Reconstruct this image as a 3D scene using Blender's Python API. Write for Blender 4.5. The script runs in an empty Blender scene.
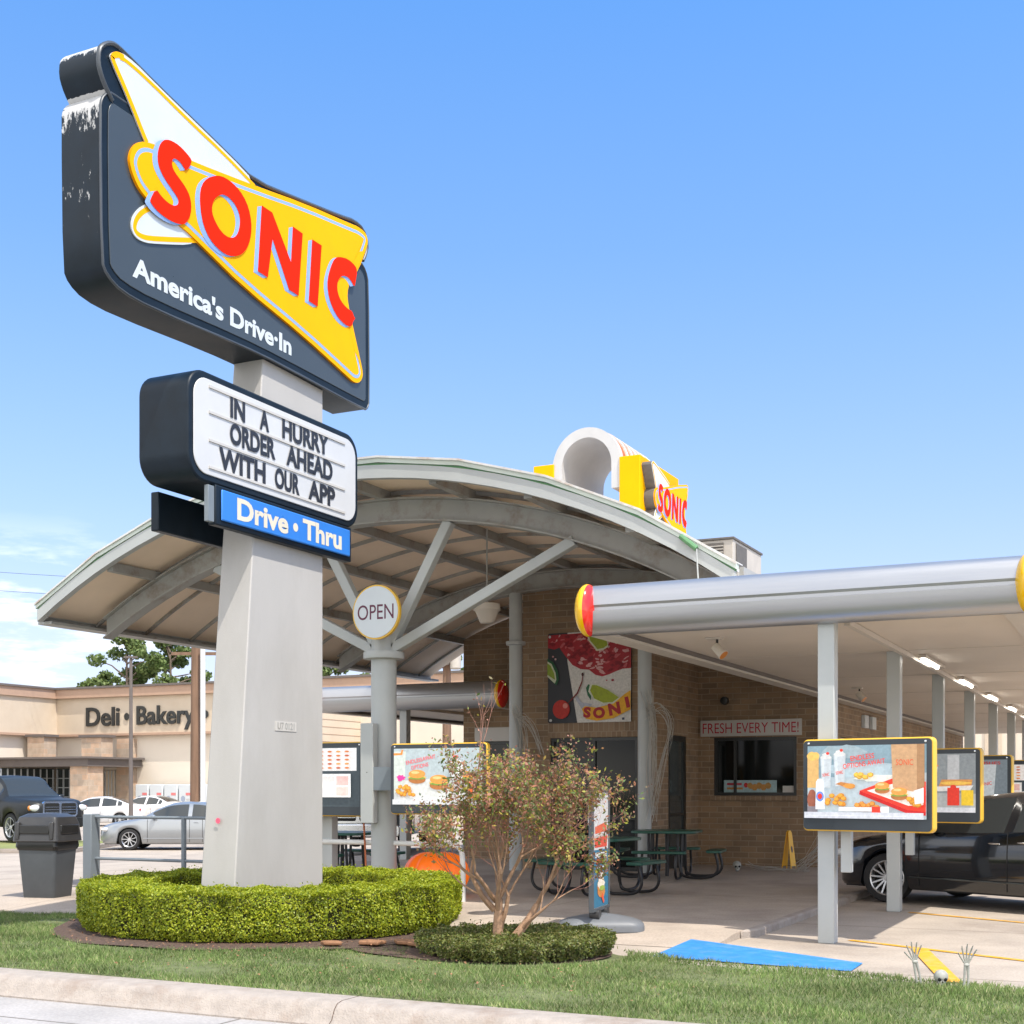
import bpy, math, random
import numpy as np
from mathutils import Vector, Matrix, Euler
R = math.radians
PI = math.pi
random.seed(7)
rng = np.random.default_rng(11)
scene = bpy.context.scene
COL = scene.collection

# ------------------------------------------------------------------ camera
# world axes: x = along the street (to the right), y = away from the street
cam_d = bpy.data.cameras.new('camera'); cam = bpy.data.objects.new('camera', cam_d); COL.objects.link(cam)
cam.location = (0, 0, 1.5)
cam.rotation_euler = (R(90), 0, R(25.8))
cam_d.sensor_width = 36; cam_d.lens = 1330 / 1024 * 36
cam_d.shift_y = (788 - 512) / 1024
cam_d.clip_start = 0.05; cam_d.clip_end = 3000
scene.camera = cam

# ------------------------------------------------------------------ light
SUN_TO = Vector((0.50, -0.24, 1.0)).normalized()
EL = math.asin(SUN_TO.z); AZ = math.atan2(SUN_TO.x, SUN_TO.y)
w = bpy.data.worlds.new('World'); scene.world = w; w.use_nodes = True
nt = w.node_tree; nt.nodes.clear()
out = nt.nodes.new('ShaderNodeOutputWorld'); bg = nt.nodes.new('ShaderNodeBackground')
sky = nt.nodes.new('ShaderNodeTexSky'); sky.sky_type = 'NISHITA'; sky.sun_disc = False
sky.sun_elevation = EL; sky.sun_rotation = AZ
sky.air_density = 1.0; sky.dust_density = 0.6; sky.ozone_density = 1.6; sky.altitude = 0
# thin clouds low over the horizon, placed by direction
tc = nt.nodes.new('ShaderNodeTexCoord'); mp = nt.nodes.new('ShaderNodeMapping')
mp.inputs['Scale'].default_value = (7, 7, 34); mp.inputs['Location'].default_value = (3.3, 1.4, 0.35)
nz = nt.nodes.new('ShaderNodeTexNoise'); nz.inputs['Scale'].default_value = 1.0; nz.inputs['Detail'].default_value = 7; nz.inputs['Roughness'].default_value = 0.62
cr = nt.nodes.new('ShaderNodeMapRange'); cr.inputs[1].default_value = 0.47; cr.inputs[2].default_value = 0.60; cr.interpolation_type = 'SMOOTHSTEP'
sep = nt.nodes.new('ShaderNodeSeparateXYZ')
hm = nt.nodes.new('ShaderNodeMapRange'); hm.inputs[1].default_value = 0.20; hm.inputs[2].default_value = 0.12; hm.interpolation_type = 'SMOOTHSTEP'
side = nt.nodes.new('ShaderNodeMapRange'); side.inputs[1].default_value = -0.52; side.inputs[2].default_value = -0.68
mul = nt.nodes.new('ShaderNodeMath'); mul.operation = 'MULTIPLY'
mul2 = nt.nodes.new('ShaderNodeMath'); mul2.operation = 'MULTIPLY'
mul3 = nt.nodes.new('ShaderNodeMath'); mul3.operation = 'MULTIPLY'; mul3.inputs[1].default_value = 0.85
mx = nt.nodes.new('ShaderNodeMix'); mx.data_type = 'RGBA'
mx.inputs['B'].default_value = (4.6, 4.8, 5.0, 1)
L = nt.links.new
L(tc.outputs['Generated'], mp.inputs[0]); L(mp.outputs[0], nz.inputs['Vector']); L(nz.outputs['Fac'], cr.inputs[0])
L(tc.outputs['Generated'], sep.inputs[0]); L(sep.outputs['Z'], hm.inputs[0]); L(sep.outputs['X'], side.inputs[0])
L(cr.outputs[0], mul.inputs[0]); L(hm.outputs[0], mul.inputs[1]); L(mul.outputs[0], mul2.inputs[0]); L(side.outputs[0], mul2.inputs[1])
L(mul2.outputs[0], mul3.inputs[0])
hs = nt.nodes.new('ShaderNodeHueSaturation'); sm = nt.nodes.new('ShaderNodeMapRange'); sm.inputs[1].default_value = 0.05; sm.inputs[2].default_value = 0.55; sm.inputs[3].default_value = 0.62; sm.inputs[4].default_value = 1.25; L(sep.outputs['Z'], sm.inputs[0]); L(sm.outputs[0], hs.inputs['Saturation']); L(sky.outputs[0], hs.inputs['Color']); rp = nt.nodes.new('ShaderNodeValToRGB'); e = rp.color_ramp.elements
for i, (p_, c_) in enumerate(((0.0, (.27, .26, .30)), (0.10, (.27, .27, .33)), (0.207, (.275, .31, .385)), (0.375, (.312, .385, .45)), (0.507, (.39, .465, .525)), (0.64, (.68, .64, .58)), (1.0, (.72, .68, .60)))):  # sky gain by elevation, raised overhead out of view for extra fill
    q_ = e[i] if i < 2 else e.new(p_)
    q_.position = p_; q_.color = (*c_, 1)
L(sep.outputs['Z'], rp.inputs[0])
gm = nt.nodes.new('ShaderNodeMix'); gm.data_type = 'RGBA'; gm.blend_type = 'MULTIPLY'; gm.inputs['Factor'].default_value = 1
L(hs.outputs[0], gm.inputs['A']); L(rp.outputs[0], gm.inputs['B'])
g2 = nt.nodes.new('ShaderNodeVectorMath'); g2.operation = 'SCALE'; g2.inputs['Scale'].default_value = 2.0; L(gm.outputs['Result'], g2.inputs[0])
# added bright cloud in the unseen sky behind the camera, as fill light
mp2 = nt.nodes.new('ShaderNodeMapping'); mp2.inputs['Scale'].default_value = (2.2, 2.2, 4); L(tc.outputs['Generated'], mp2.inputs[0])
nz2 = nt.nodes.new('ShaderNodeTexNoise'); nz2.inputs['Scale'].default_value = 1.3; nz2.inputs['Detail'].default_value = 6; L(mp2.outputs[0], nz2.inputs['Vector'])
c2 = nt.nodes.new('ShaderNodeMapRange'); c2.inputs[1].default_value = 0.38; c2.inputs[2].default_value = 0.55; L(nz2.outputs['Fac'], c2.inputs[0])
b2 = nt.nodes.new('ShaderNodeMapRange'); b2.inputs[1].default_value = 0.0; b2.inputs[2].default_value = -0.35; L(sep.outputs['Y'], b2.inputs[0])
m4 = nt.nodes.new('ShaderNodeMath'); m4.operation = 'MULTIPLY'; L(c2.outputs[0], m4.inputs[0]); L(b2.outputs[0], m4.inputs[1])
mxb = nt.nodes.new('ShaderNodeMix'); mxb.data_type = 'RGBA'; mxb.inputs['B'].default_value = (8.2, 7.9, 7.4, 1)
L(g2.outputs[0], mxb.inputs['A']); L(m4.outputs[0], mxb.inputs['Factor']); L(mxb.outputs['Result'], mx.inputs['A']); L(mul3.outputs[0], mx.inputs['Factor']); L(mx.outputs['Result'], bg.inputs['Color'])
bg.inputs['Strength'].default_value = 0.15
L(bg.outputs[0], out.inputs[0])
sd = bpy.data.lights.new('sun', 'SUN'); sun = bpy.data.objects.new('sun', sd); COL.objects.link(sun)
sd.energy = 2.7; sd.angle = R(0.5); sd.color = (1.0, 0.94, 0.84)
sun.rotation_euler = SUN_TO.to_track_quat('Z', 'Y').to_euler(); sun.location = (20, -10, 40)
scene.view_settings.view_transform = 'Standard'; scene.view_settings.look = 'None'
scene.view_settings.exposure = 1.0; scene.view_settings.gamma = 1
scene.cycles.max_bounces = 8

# ------------------------------------------------------------------ materials
def mat(name, col, rough=0.6, metal=0.0, var=0.08, ns=3.0, bump=0.0, bs=60.0, coat=0.0, dirt=None, dscale=0.8, emit=0.0, island=None, spec=0.5, stretch=None, trans=0.0):
    m = bpy.data.materials.new(name); m.use_nodes = True
    n = m.node_tree; p = n.nodes['Principled BSDF']; k = n.links.new
    c = (*col, 1)
    p.inputs['Roughness'].default_value = rough; p.inputs['Metallic'].default_value = metal
    p.inputs['Coat Weight'].default_value = coat; p.inputs['Coat Roughness'].default_value = 0.05
    p.inputs['Specular IOR Level'].default_value = spec
    g = n.nodes.new('ShaderNodeNewGeometry')
    vec = g.outputs['Position']
    if stretch:
        mpn = n.nodes.new('ShaderNodeMapping'); mpn.inputs['Scale'].default_value = stretch; k(vec, mpn.inputs[0]); vec = mpn.outputs[0]
    base = None
    if island:
        ramp = n.nodes.new('ShaderNodeValToRGB'); ramp.color_ramp.interpolation = 'LINEAR'
        els = ramp.color_ramp.elements
        while len(els) < len(island): els.new(0.5)
        for i, cc in enumerate(island):
            els[i].position = i / (len(island) - 1); els[i].color = (*cc, 1)
        k(g.outputs['Random Per Island'], ramp.inputs[0]); base = ramp.outputs[0]
    if var > 0:
        t = n.nodes.new('ShaderNodeTexNoise'); t.inputs['Scale'].default_value = ns; t.inputs['Detail'].default_value = 6; t.inputs['Roughness'].default_value = 0.6
        k(vec, t.inputs['Vector'])
        mr = n.nodes.new('ShaderNodeMapRange'); mr.inputs[1].default_value = 0.3; mr.inputs[2].default_value = 0.7
        mr.inputs[3].default_value = 1 - var; mr.inputs[4].default_value = 1 + var
        k(t.outputs['Fac'], mr.inputs[0])
        vm = n.nodes.new('ShaderNodeVectorMath'); vm.operation = 'SCALE'
        if base: k(base, vm.inputs[0])
        else: vm.inputs[0].default_value = col
        k(mr.outputs[0], vm.inputs['Scale']); base = vm.outputs[0]
        rr = n.nodes.new('ShaderNodeMapRange'); rr.inputs[3].default_value = max(0, rough - 0.08); rr.inputs[4].default_value = min(1, rough + 0.08)
        k(t.outputs['Fac'], rr.inputs[0]); k(rr.outputs[0], p.inputs['Roughness'])
    if dirt:
        t2 = n.nodes.new('ShaderNodeTexNoise'); t2.inputs['Scale'].default_value = dscale; t2.inputs['Detail'].default_value = 8; t2.inputs['Roughness'].default_value = 0.7
        k(vec, t2.inputs['Vector'])
        m2 = n.nodes.new('ShaderNodeMapRange'); m2.inputs[1].default_value = 0.5; m2.inputs[2].default_value = 0.75; k(t2.outputs['Fac'], m2.inputs[0])
        mm = n.nodes.new('ShaderNodeMix'); mm.data_type = 'RGBA'
        if base: k(base, mm.inputs['A'])
        else: mm.inputs['A'].default_value = c
        mm.inputs['B'].default_value = (*dirt, 1); k(m2.outputs[0], mm.inputs['Factor']); base = mm.outputs['Result']
    if base: k(base, p.inputs['Base Color'])
    else: p.inputs['Base Color'].default_value = c
    if bump > 0:
        t3 = n.nodes.new('ShaderNodeTexNoise'); t3.inputs['Scale'].default_value = bs; t3.inputs['Detail'].default_value = 5
        k(vec, t3.inputs['Vector'])
        b = n.nodes.new('ShaderNodeBump'); b.inputs['Strength'].default_value = bump; b.inputs['Distance'].default_value = 0.02
        k(t3.outputs['Fac'], b.inputs['Height']); k(b.outputs[0], p.inputs['Normal'])
    if emit > 0:
        p.inputs['Emission Color'].default_value = c; p.inputs['Emission Strength'].default_value = emit
    if trans > 0:
        p.inputs['Transmission Weight'].default_value = 0
        tb = n.nodes.new('ShaderNodeBsdfTranslucent'); ms = n.nodes.new('ShaderNodeMixShader'); ms.inputs[0].default_value = trans
        if base: k(base, tb.inputs[0])
        else: tb.inputs[0].default_value = c
        k(p.outputs[0], ms.inputs[1]); k(tb.outputs[0], ms.inputs[2]); k(ms.outputs[0], n.nodes['Material Output'].inputs[0])
    return m

def brick_mat(name, c1, c2, mortar, bw=0.3, rh=0.105):
    m = bpy.data.materials.new(name); m.use_nodes = True
    n = m.node_tree; p = n.nodes['Principled BSDF']; k = n.links.new
    g = n.nodes.new('ShaderNodeNewGeometry'); s = n.nodes.new('ShaderNodeSeparateXYZ'); k(g.outputs['Position'], s.inputs[0])
    sn = n.nodes.new('ShaderNodeSeparateXYZ'); k(g.outputs['True Normal'], sn.inputs[0])
    a = n.nodes.new('ShaderNodeMath'); a.operation = 'ABSOLUTE'; k(sn.outputs['X'], a.inputs[0])
    gt = n.nodes.new('ShaderNodeMath'); gt.operation = 'GREATER_THAN'; gt.inputs[1].default_value = 0.5; k(a.outputs[0], gt.inputs[0])
    mu = n.nodes.new('ShaderNodeMix'); mu.data_type = 'FLOAT'; k(gt.outputs[0], mu.inputs['Factor']); k(s.outputs['X'], mu.inputs['A']); k(s.outputs['Y'], mu.inputs['B'])
    cx = n.nodes.new('ShaderNodeCombineXYZ'); k(mu.outputs['Result'], cx.inputs['X']); k(s.outputs['Z'], cx.inputs['Y'])
    br = n.nodes.new('ShaderNodeTexBrick'); k(cx.outputs[0], br.inputs['Vector'])
    br.inputs['Scale'].default_value = 1.0; br.inputs['Brick Width'].default_value = bw; br.inputs['Row Height'].default_value = rh
    br.inputs['Mortar Size'].default_value = 0.010; br.inputs['Mortar Smooth'].default_value = 0.3; br.inputs['Bias'].default_value = -0.1
    br.inputs['Color1'].default_value = (*c1, 1); br.inputs['Color2'].default_value = (*c2, 1); br.inputs['Mortar'].default_value = (*mortar, 1)
    t = n.nodes.new('ShaderNodeTexNoise'); t.inputs['Scale'].default_value = 2.2; t.inputs['Detail'].default_value = 8; k(g.outputs['Position'], t.inputs['Vector'])
    mr = n.nodes.new('ShaderNodeMapRange'); mr.inputs[3].default_value = 0.6; mr.inputs[4].default_value = 1.4; k(t.outputs['Fac'], mr.inputs[0])
    vm = n.nodes.new('ShaderNodeVectorMath'); vm.operation = 'SCALE'; k(br.outputs['Color'], vm.inputs[0]); k(mr.outputs[0], vm.inputs['Scale'])
    k(vm.outputs[0], p.inputs['Base Color']); p.inputs['Roughness'].default_value = 0.88
    b = n.nodes.new('ShaderNodeBump'); b.invert = True; b.inputs['Strength'].default_value = 0.7; b.inputs['Distance'].default_value = 0.01
    k(br.outputs['Fac'], b.inputs['Height']); k(b.outputs[0], p.inputs['Normal'])
    return m

def concrete_mat(name, col, joint=(3.66, 3.66), dirt=(0.2, 0.17, 0.13), jw=0.006, off=(0, 0), amp=0.13):
    m = mat(name, col, rough=0.85, var=amp, ns=1.3, bump=0.25, bs=90, dirt=dirt, dscale=0.45)
    n = m.node_tree; p = n.nodes['Principled BSDF']; k = n.links.new
    src = p.inputs['Base Color'].links[0].from_socket
    g = n.nodes.new('ShaderNodeNewGeometry')
    # fine speckle
    t = n.nodes.new('ShaderNodeTexNoise'); t.inputs['Scale'].default_value = 45; t.inputs['Detail'].default_value = 4; k(g.outputs['Position'], t.inputs['Vector'])
    mr = n.nodes.new('ShaderNodeMapRange'); mr.inputs[1].default_value = .3; mr.inputs[2].default_value = .7; mr.inputs[3].default_value = 0.86; mr.inputs[4].default_value = 1.12; k(t.outputs['Fac'], mr.inputs[0])
    vm = n.nodes.new('ShaderNodeVectorMath'); vm.operation = 'SCALE'; k(src, vm.inputs[0]); k(mr.outputs[0], vm.inputs['Scale'])
    br = n.nodes.new('ShaderNodeTexBrick'); br.offset = 0; br.inputs['Scale'].default_value = 1
    mpn = n.nodes.new('ShaderNodeMapping'); mpn.inputs['Location'].default_value = (off[0], off[1], 0); k(g.outputs['Position'], mpn.inputs[0]); k(mpn.outputs[0], br.inputs['Vector'])
    br.inputs['Brick Width'].default_value = joint[0]; br.inputs['Row Height'].default_value = joint[1]; br.inputs['Mortar Size'].default_value = jw
    mm = n.nodes.new('ShaderNodeMix'); mm.data_type = 'RGBA'; k(br.outputs['Fac'], mm.inputs['Factor']); k(vm.outputs[0], mm.inputs['A']); mm.inputs['B'].default_value = (col[0] * .4, col[1] * .38, col[2] * .35, 1)
    k(mm.outputs['Result'], p.inputs['Base Color'])
    return m

def cabinet_mat():
    """dark painted sheet metal, the paint flaked off along its top edges"""
    m = mat('cabinet_paint', (0.008, 0.015, 0.024), rough=0.42, var=0.25, ns=4, spec=.22)
    n = m.node_tree; p = n.nodes['Principled BSDF']; k = n.links.new
    src = p.inputs['Base Color'].links[0].from_socket
    g = n.nodes.new('ShaderNodeNewGeometry'); s = n.nodes.new('ShaderNodeSeparateXYZ'); k(g.outputs['Position'], s.inputs[0])
    mpn = n.nodes.new('ShaderNodeMapping'); mpn.inputs['Scale'].default_value = (16, 10, 5); k(g.outputs['Position'], mpn.inputs[0])
    t = n.nodes.new('ShaderNodeTexNoise'); t.inputs['Scale'].default_value = 1; t.inputs['Detail'].default_value = 8; t.inputs['Roughness'].default_value = .75; k(mpn.outputs[0], t.inputs['Vector'])
    fc = n.nodes.new('ShaderNodeFloatCurve'); cv = fc.mapping.curves[0]
    z0, z1 = 5.8, 8.05
    pts = [(5.8, .30), (6.0, .40), (6.2, .36), (6.7, .46), (7.10, .40), (7.25, .50), (7.38, .57), (7.47, .66), (7.52, .85), (7.565, .85), (7.59, .1), (7.80, .2), (7.85, .50), (7.92, .66), (7.97, .9), (8.05, .9)]
    for i, (z, v) in enumerate(pts):
        xx = (z - z0) / (z1 - z0)
        if i == 0: cv.points[0].location = (0, v)
        elif i == len(pts) - 1: cv.points[-1].location = (1, v)
        else: cv.points.new(xx, v)
    for q in cv.points: q.handle_type = 'VECTOR'
    fc.mapping.update()
    mr = n.nodes.new('ShaderNodeMapRange'); mr.inputs[1].default_value = z0; mr.inputs[2].default_value = z1; k(s.outputs['Z'], mr.inputs[0]); k(mr.outputs[0], fc.inputs['Value'])
    ad = n.nodes.new('ShaderNodeMath'); ad.operation = 'ADD'; k(fc.outputs[0], ad.inputs[0]); k(t.outputs['Fac'], ad.inputs[1])
    m2 = n.nodes.new('ShaderNodeMapRange'); m2.inputs[1].default_value = 1.05; m2.inputs[2].default_value = 1.09; k(ad.outputs[0], m2.inputs[0])
    mm = n.nodes.new('ShaderNodeMix'); mm.data_type = 'RGBA'; sn = n.nodes.new('ShaderNodeSeparateXYZ'); k(g.outputs['True Normal'], sn.inputs[0])
    lt = n.nodes.new('ShaderNodeMath'); lt.operation = 'LESS_THAN'; lt.inputs[1].default_value = .5; k(sn.outputs['X'], lt.inputs[0])
    ml = n.nodes.new('ShaderNodeMath'); ml.operation = 'MULTIPLY'; k(m2.outputs[0], ml.inputs[0]); k(lt.outputs[0], ml.inputs[1]); k(ml.outputs[0], mm.inputs['Factor']); k(src, mm.inputs['A']); mm.inputs['B'].default_value = (.5, .5, .5, 1)
    k(mm.outputs['Result'], p.inputs['Base Color'])
    return m

MT = {}
def M(key):
    return MT[key]
MT['cabinet'] = cabinet_mat()
MT['face_dark'] = mat('dark_sign_face', (0.048, 0.060, 0.070), .3, var=.04, ns=2)
MT['rim'] = mat('dark_rim', (0.055, 0.065, 0.078), .4, var=.1)
MT['yellow'] = mat('sign_yellow', (0.84, 0.40, 0.0), .6, var=.03, spec=.10)
MT['yellow_deep'] = mat('sign_yellow_edge', (0.80, 0.30, 0.0), .6, var=.03, spec=.10)
MT['red'] = mat('sign_red', (0.84, 0.018, 0.0), .6, var=.03, spec=.08)
MT['lblue'] = mat('letter_return_blue', (0.26, 0.40, 0.70), .4, var=.03)
MT['swhite'] = mat('sign_white', (0.56, 0.60, 0.625), .35, var=.03)
MT['reader'] = mat('reader_white', (0.55, 0.555, 0.56), .35, var=.04, ns=2)
MT['black'] = mat('black_vinyl', (0.02, 0.022, 0.03), .5, var=.1)
MT['track'] = mat('track_grey', (0.52, 0.5, 0.47), .4, var=.05)
MT['blue'] = mat('sign_blue', (0.03, 0.19, 0.60), .3, var=.05)
MT['cream_text'] = mat('cream_letters', (0.66, 0.60, 0.48), .5, var=.05)
MT['stucco'] = mat('pylon_stucco', (0.415, 0.402, 0.385), .9, var=.04, ns=1.5, bump=.12, bs=160, dirt=(.36, .345, .325), dscale=.9, stretch=(1, 1, .35))
MT['steel'] = mat('pale_grey_steel_paint', (0.41, 0.43, 0.425), .45, var=.06, ns=2)
MT['steel_dk'] = mat('grey_steel_paint', (0.34, 0.34, 0.325), .5, var=.08, ns=2, dirt=(.2, .15, .11), dscale=3)
MT['soffit'] = mat('vault_underside', (0.87, 0.71, 0.55), .7, var=.05, ns=1.5)
MT['roofwhite'] = mat('roof_white', (0.62, 0.62, 0.61), .6, var=.08, ns=3, dirt=(.42, .3, .22), dscale=4)
MT['mint'] = mat('mint_edge', (0.54, 0.60, 0.54), .4, var=.05)
MT['green_edge'] = mat('green_edge', (0.10, 0.25, 0.11), .5, var=.2, ns=8)
MT['alu'] = mat('brushed_aluminium', (0.42, 0.425, 0.44), .38, metal=.8, var=.04, ns=2, stretch=(.5, 6, 12))
MT['canopy_soffit'] = mat('canopy_soffit', (0.66, 0.585, 0.50), .6, var=.05, ns=1)
MT['trim'] = mat('beige_trim', (0.56, 0.51, 0.45), .55, var=.05)
MT['brick'] = brick_mat('tan_brick', (0.30, 0.20, 0.12), (0.205, 0.143, 0.092), (0.34, 0.265, 0.19))
MT['soldier'] = brick_mat('soldier_brick', (0.28, 0.195, 0.125), (0.21, 0.14, 0.09), (0.32, 0.25, 0.18), bw=.095, rh=.31)
MT['glass'] = mat('dark_glass', (0.006, 0.008, 0.008), .06, var=0, spec=.28)
MT['glass_grey'] = mat('grey_glass', (0.05, 0.06, 0.06), .1, var=0, spec=.3)
MT['frame_dk'] = mat('dark_frame', (0.02, 0.022, 0.022), .35, var=.1)
MT['cap_yellow'] = mat('cap_yellow', (0.80, 0.46, 0.0), .18, var=0, coat=.5)
MT['cap_red'] = mat('cap_red', (0.75, 0.02, 0.012), .15, var=0, coat=.6)
MT['tube'] = mat('lit_tube', (1, 0.97, 0.9), .4, var=0, emit=6)
MT['lamp_white'] = mat('lamp_white', (0.6, 0.55, 0.48), .5, var=.05)
MT['amber'] = mat('amber_lens', (0.5, 0.18, 0.03), .3, var=0)
MT['conc'] = concrete_mat('lot_concrete', (0.40, 0.34, 0.28), (6.1, 3.66), dirt=(.24, .195, .16), jw=.012)
MT['patio'] = concrete_mat('patio_concrete', (0.40, 0.335, 0.275), (3.05, 3.05), dirt=(.25, .20, .165), off=(0.5, 1.2))
MT['road'] = concrete_mat('road_concrete', (0.36, 0.34, 0.325), (4.5, 3.6), dirt=(.36, .33, .3), off=(1.35, 0.2), jw=.014)
MT['kerb'] = mat('kerb_concrete', (0.345, 0.30, 0.262), .9, var=.14, ns=9, bump=.5, bs=60, dirt=(.25, .19, .15), dscale=2.2)
MT['soil'] = mat('soil_grass', (0.12, 0.14, 0.055), .95, var=.3, ns=7, bump=.6, bs=40)
MT['mulch'] = mat('mulch', (0.10, 0.062, 0.045), .95, var=.5, ns=30, bump=1, bs=70)
MT['terrain'] = mat('far_grass', (0.22, 0.24, 0.08), .95, var=.2, ns=.4)
MT['paint_blue'] = mat('paint_blue', (0.03, 0.215, 0.60), .6, var=.12, ns=14, dirt=(.12, .27, .45), dscale=5)
MT['paint_yellow'] = mat('paint_yellow', (0.70, 0.34, 0.015), .65, var=.15, ns=10, dirt=(.52, .38, .22), dscale=6)
GRASSC = [(0.095, 0.165, 0.04), (0.165, 0.24, 0.065), (0.13, 0.21, 0.05), (0.24, 0.28, 0.10), (0.34, 0.33, 0.17)]
MT['blade'] = mat('grass_blade', (.1, .2, .05), .75, var=.38, ns=1.3, island=GRASSC, trans=.25)
MT['hedge'] = mat('hedge_leaf', (.1, .2, .05), .5, var=.2, ns=3, island=[(0.13, 0.20, 0.012), (0.30, 0.36, 0.012), (0.43, 0.46, 0.02), (0.20, 0.28, 0.015), (0.47, 0.47, 0.03)], trans=.35)
MT['hedge2'] = mat('low_hedge_leaf', (.1, .2, .05), .5, var=.2, ns=3, island=[(0.05, 0.08, 0.015), (0.12, 0.16, 0.025), (0.20, 0.20, 0.045), (0.08, 0.11, 0.02), (0.24, 0.19, 0.08)], trans=.25)
MT['twigcore'] = mat('hedge_core', (0.05, 0.05, 0.02), .95, var=.3, ns=20)
MT['bark'] = mat('myrtle_bark', (0.33, 0.20, 0.12), .85, var=.3, ns=14, bump=.4, bs=40)
MT['twig'] = mat('myrtle_twig', (0.34, 0.165, 0.12), .8, var=.25, ns=9)
MT['mleaf'] = mat('myrtle_leaf', (.1, .2, .05), .6, var=.15, ns=3, island=[(0.10, 0.17, 0.05), (0.17, 0.22, 0.06), (0.40, 0.40, 0.05), (0.40, 0.16, 0.08), (0.30, 0.13, 0.09), (0.12, 0.19, 0.06), (0.28, 0.19, 0.10)], trans=.3)
MT['treeleaf'] = mat('tree_leaf', (.1, .2, .05), .6, var=.15, ns=.3, island=[(0.08, 0.13, 0.035), (0.15, 0.21, 0.06), (0.20, 0.25, 0.08), (0.10, 0.16, 0.045)], trans=.25)
MT['trunk'] = mat('tree_trunk', (0.16, 0.12, 0.09), .9, var=.3, ns=3)
MT['pole'] = mat('wood_pole', (0.19, 0.115, 0.075), .9, var=.25, ns=6, stretch=(1, 1, .1))
MT['store_tan'] = mat('store_tan', (0.57, 0.475, 0.365), .85, var=.06, ns=.5, dirt=(.52, .42, .31), dscale=.6)
MT['store_cream'] = mat('store_cream', (0.68, 0.60, 0.50), .85, var=.04, ns=.5)
MT['store_cap'] = mat('store_cornice', (0.42, 0.28, 0.20), .8, var=.05)
MT['store_dk'] = mat('store_dark_trim', (0.13, 0.11, 0.10), .7, var=.1)
MT['stone'] = brick_mat('stone_veneer', (0.52, 0.36, 0.25), (0.40, 0.33, 0.26), (0.5, 0.42, 0.34), bw=.7, rh=.33)
MT['green_metal'] = mat('green_table', (0.015, 0.085, 0.06), .35, var=.15)
MT['blacktube'] = mat('black_tube', (0.012, 0.012, 0.014), .4, var=.1)
MT['bin'] = mat('bin_grey', (0.075, 0.085, 0.095), .55, var=.1, ns=6)
MT['bin_lid'] = mat('bin_lid', (0.045, 0.045, 0.047), .32, var=.15, ns=5)
MT['bag'] = mat('bin_bag', (0.02, 0.02, 0.02), .3, var=.1)
MT['fence_grey'] = mat('fence_grey', (0.17, 0.20, 0.225), .5, var=.08)
MT['rail_white'] = mat('rail_white', (0.66, 0.66, 0.64), .45, var=.06)
MT['screen_bezel'] = mat('bezel', (0.035, 0.045, 0.055), .3, var=.05)
MT['hous_yellow'] = mat('housing_yellow', (0.72, 0.43, 0.04), .35, var=.04)
MT['carblack'] = mat('car_black', (0.006, 0.008, 0.012), .16, var=0, coat=1.0)
MT['carsilver'] = mat('car_silver', (0.30, 0.32, 0.34), .3, metal=.5, var=0, coat=1.0)
MT['carwhite'] = mat('car_white', (0.72, 0.72, 0.72), .3, var=0, coat=1.0)
MT['carcharcoal'] = mat('car_charcoal', (0.018, 0.019, 0.019), .4, var=0, coat=.08, spec=.25)
MT['cargrey'] = mat('car_greyblue', (0.14, 0.17, 0.2), .25, metal=.4, var=0, coat=1.0)
MT['carglass'] = mat('car_glass', (0.035, 0.04, 0.042), .08, var=0, spec=.5)
MT['tyre'] = mat('tyre', (0.015, 0.015, 0.016), .8, var=.1)
MT['chrome'] = mat('chrome', (0.75, 0.76, 0.78), .15, metal=1, var=0)
MT['rimm'] = mat('wheel_rim', (0.55, 0.56, 0.58), .28, metal=.8, var=0)
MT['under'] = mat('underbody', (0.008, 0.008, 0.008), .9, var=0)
MT['lamp_clear'] = mat('lamp_clear', (0.65, 0.66, 0.66), .12, var=0, coat=1)
MT['lamp_red'] = mat('lamp_red', (0.5, 0.01, 0.015), .2, var=0, coat=1)
MT['orange'] = mat('inflatable_orange_glow', (0.85, 0.15, 0.004), .35, var=.05, emit=.22)  # faint glow added in place of sunlight the pumpkin lacks under the roof
MT['banner_grey'] = mat('banner_base_grey', (0.14, 0.15, 0.165), .5, var=.08, ns=4)
MT['wet'] = mat('caution_yellow', (0.85, 0.46, 0.01), .4, var=.05)
MT['bone'] = mat('bone_plastic', (0.33, 0.33, 0.30), .6, var=.2, ns=30)
MT['web'] = mat('cobweb', (0.62, 0.60, 0.56), .9, var=.1, trans=.4)
MT['hvac'] = mat('hvac', (0.46, 0.42, 0.37), .6, var=.08)
MT['hvac_dk'] = mat('hvac_louver', (0.11, 0.10, 0.09), .7, var=.2, ns=10)
MT['rust'] = mat('rusty_panel', (0.45, 0.13, 0.05), .7, var=.25, ns=6)
MT['grey_panel'] = mat('grey_panel', (0.50, 0.49, 0.485), .6, var=.06)
MT['wire'] = mat('wire', (0.05, 0.05, 0.06), .7, var=0)
MT['leaf_litter'] = mat('leaf_litter', (0.26, 0.13, 0.065), .8, var=.3, ns=20)

_am = {}
def am(c, emit=0.0):
    k = (tuple(round(x, 3) for x in c), emit)
    if k not in _am:
        _am[k] = mat('print_%02d' % len(_am), c, .4, var=.16, ns=28, emit=emit, spec=.3)
    return _am[k]

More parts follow.
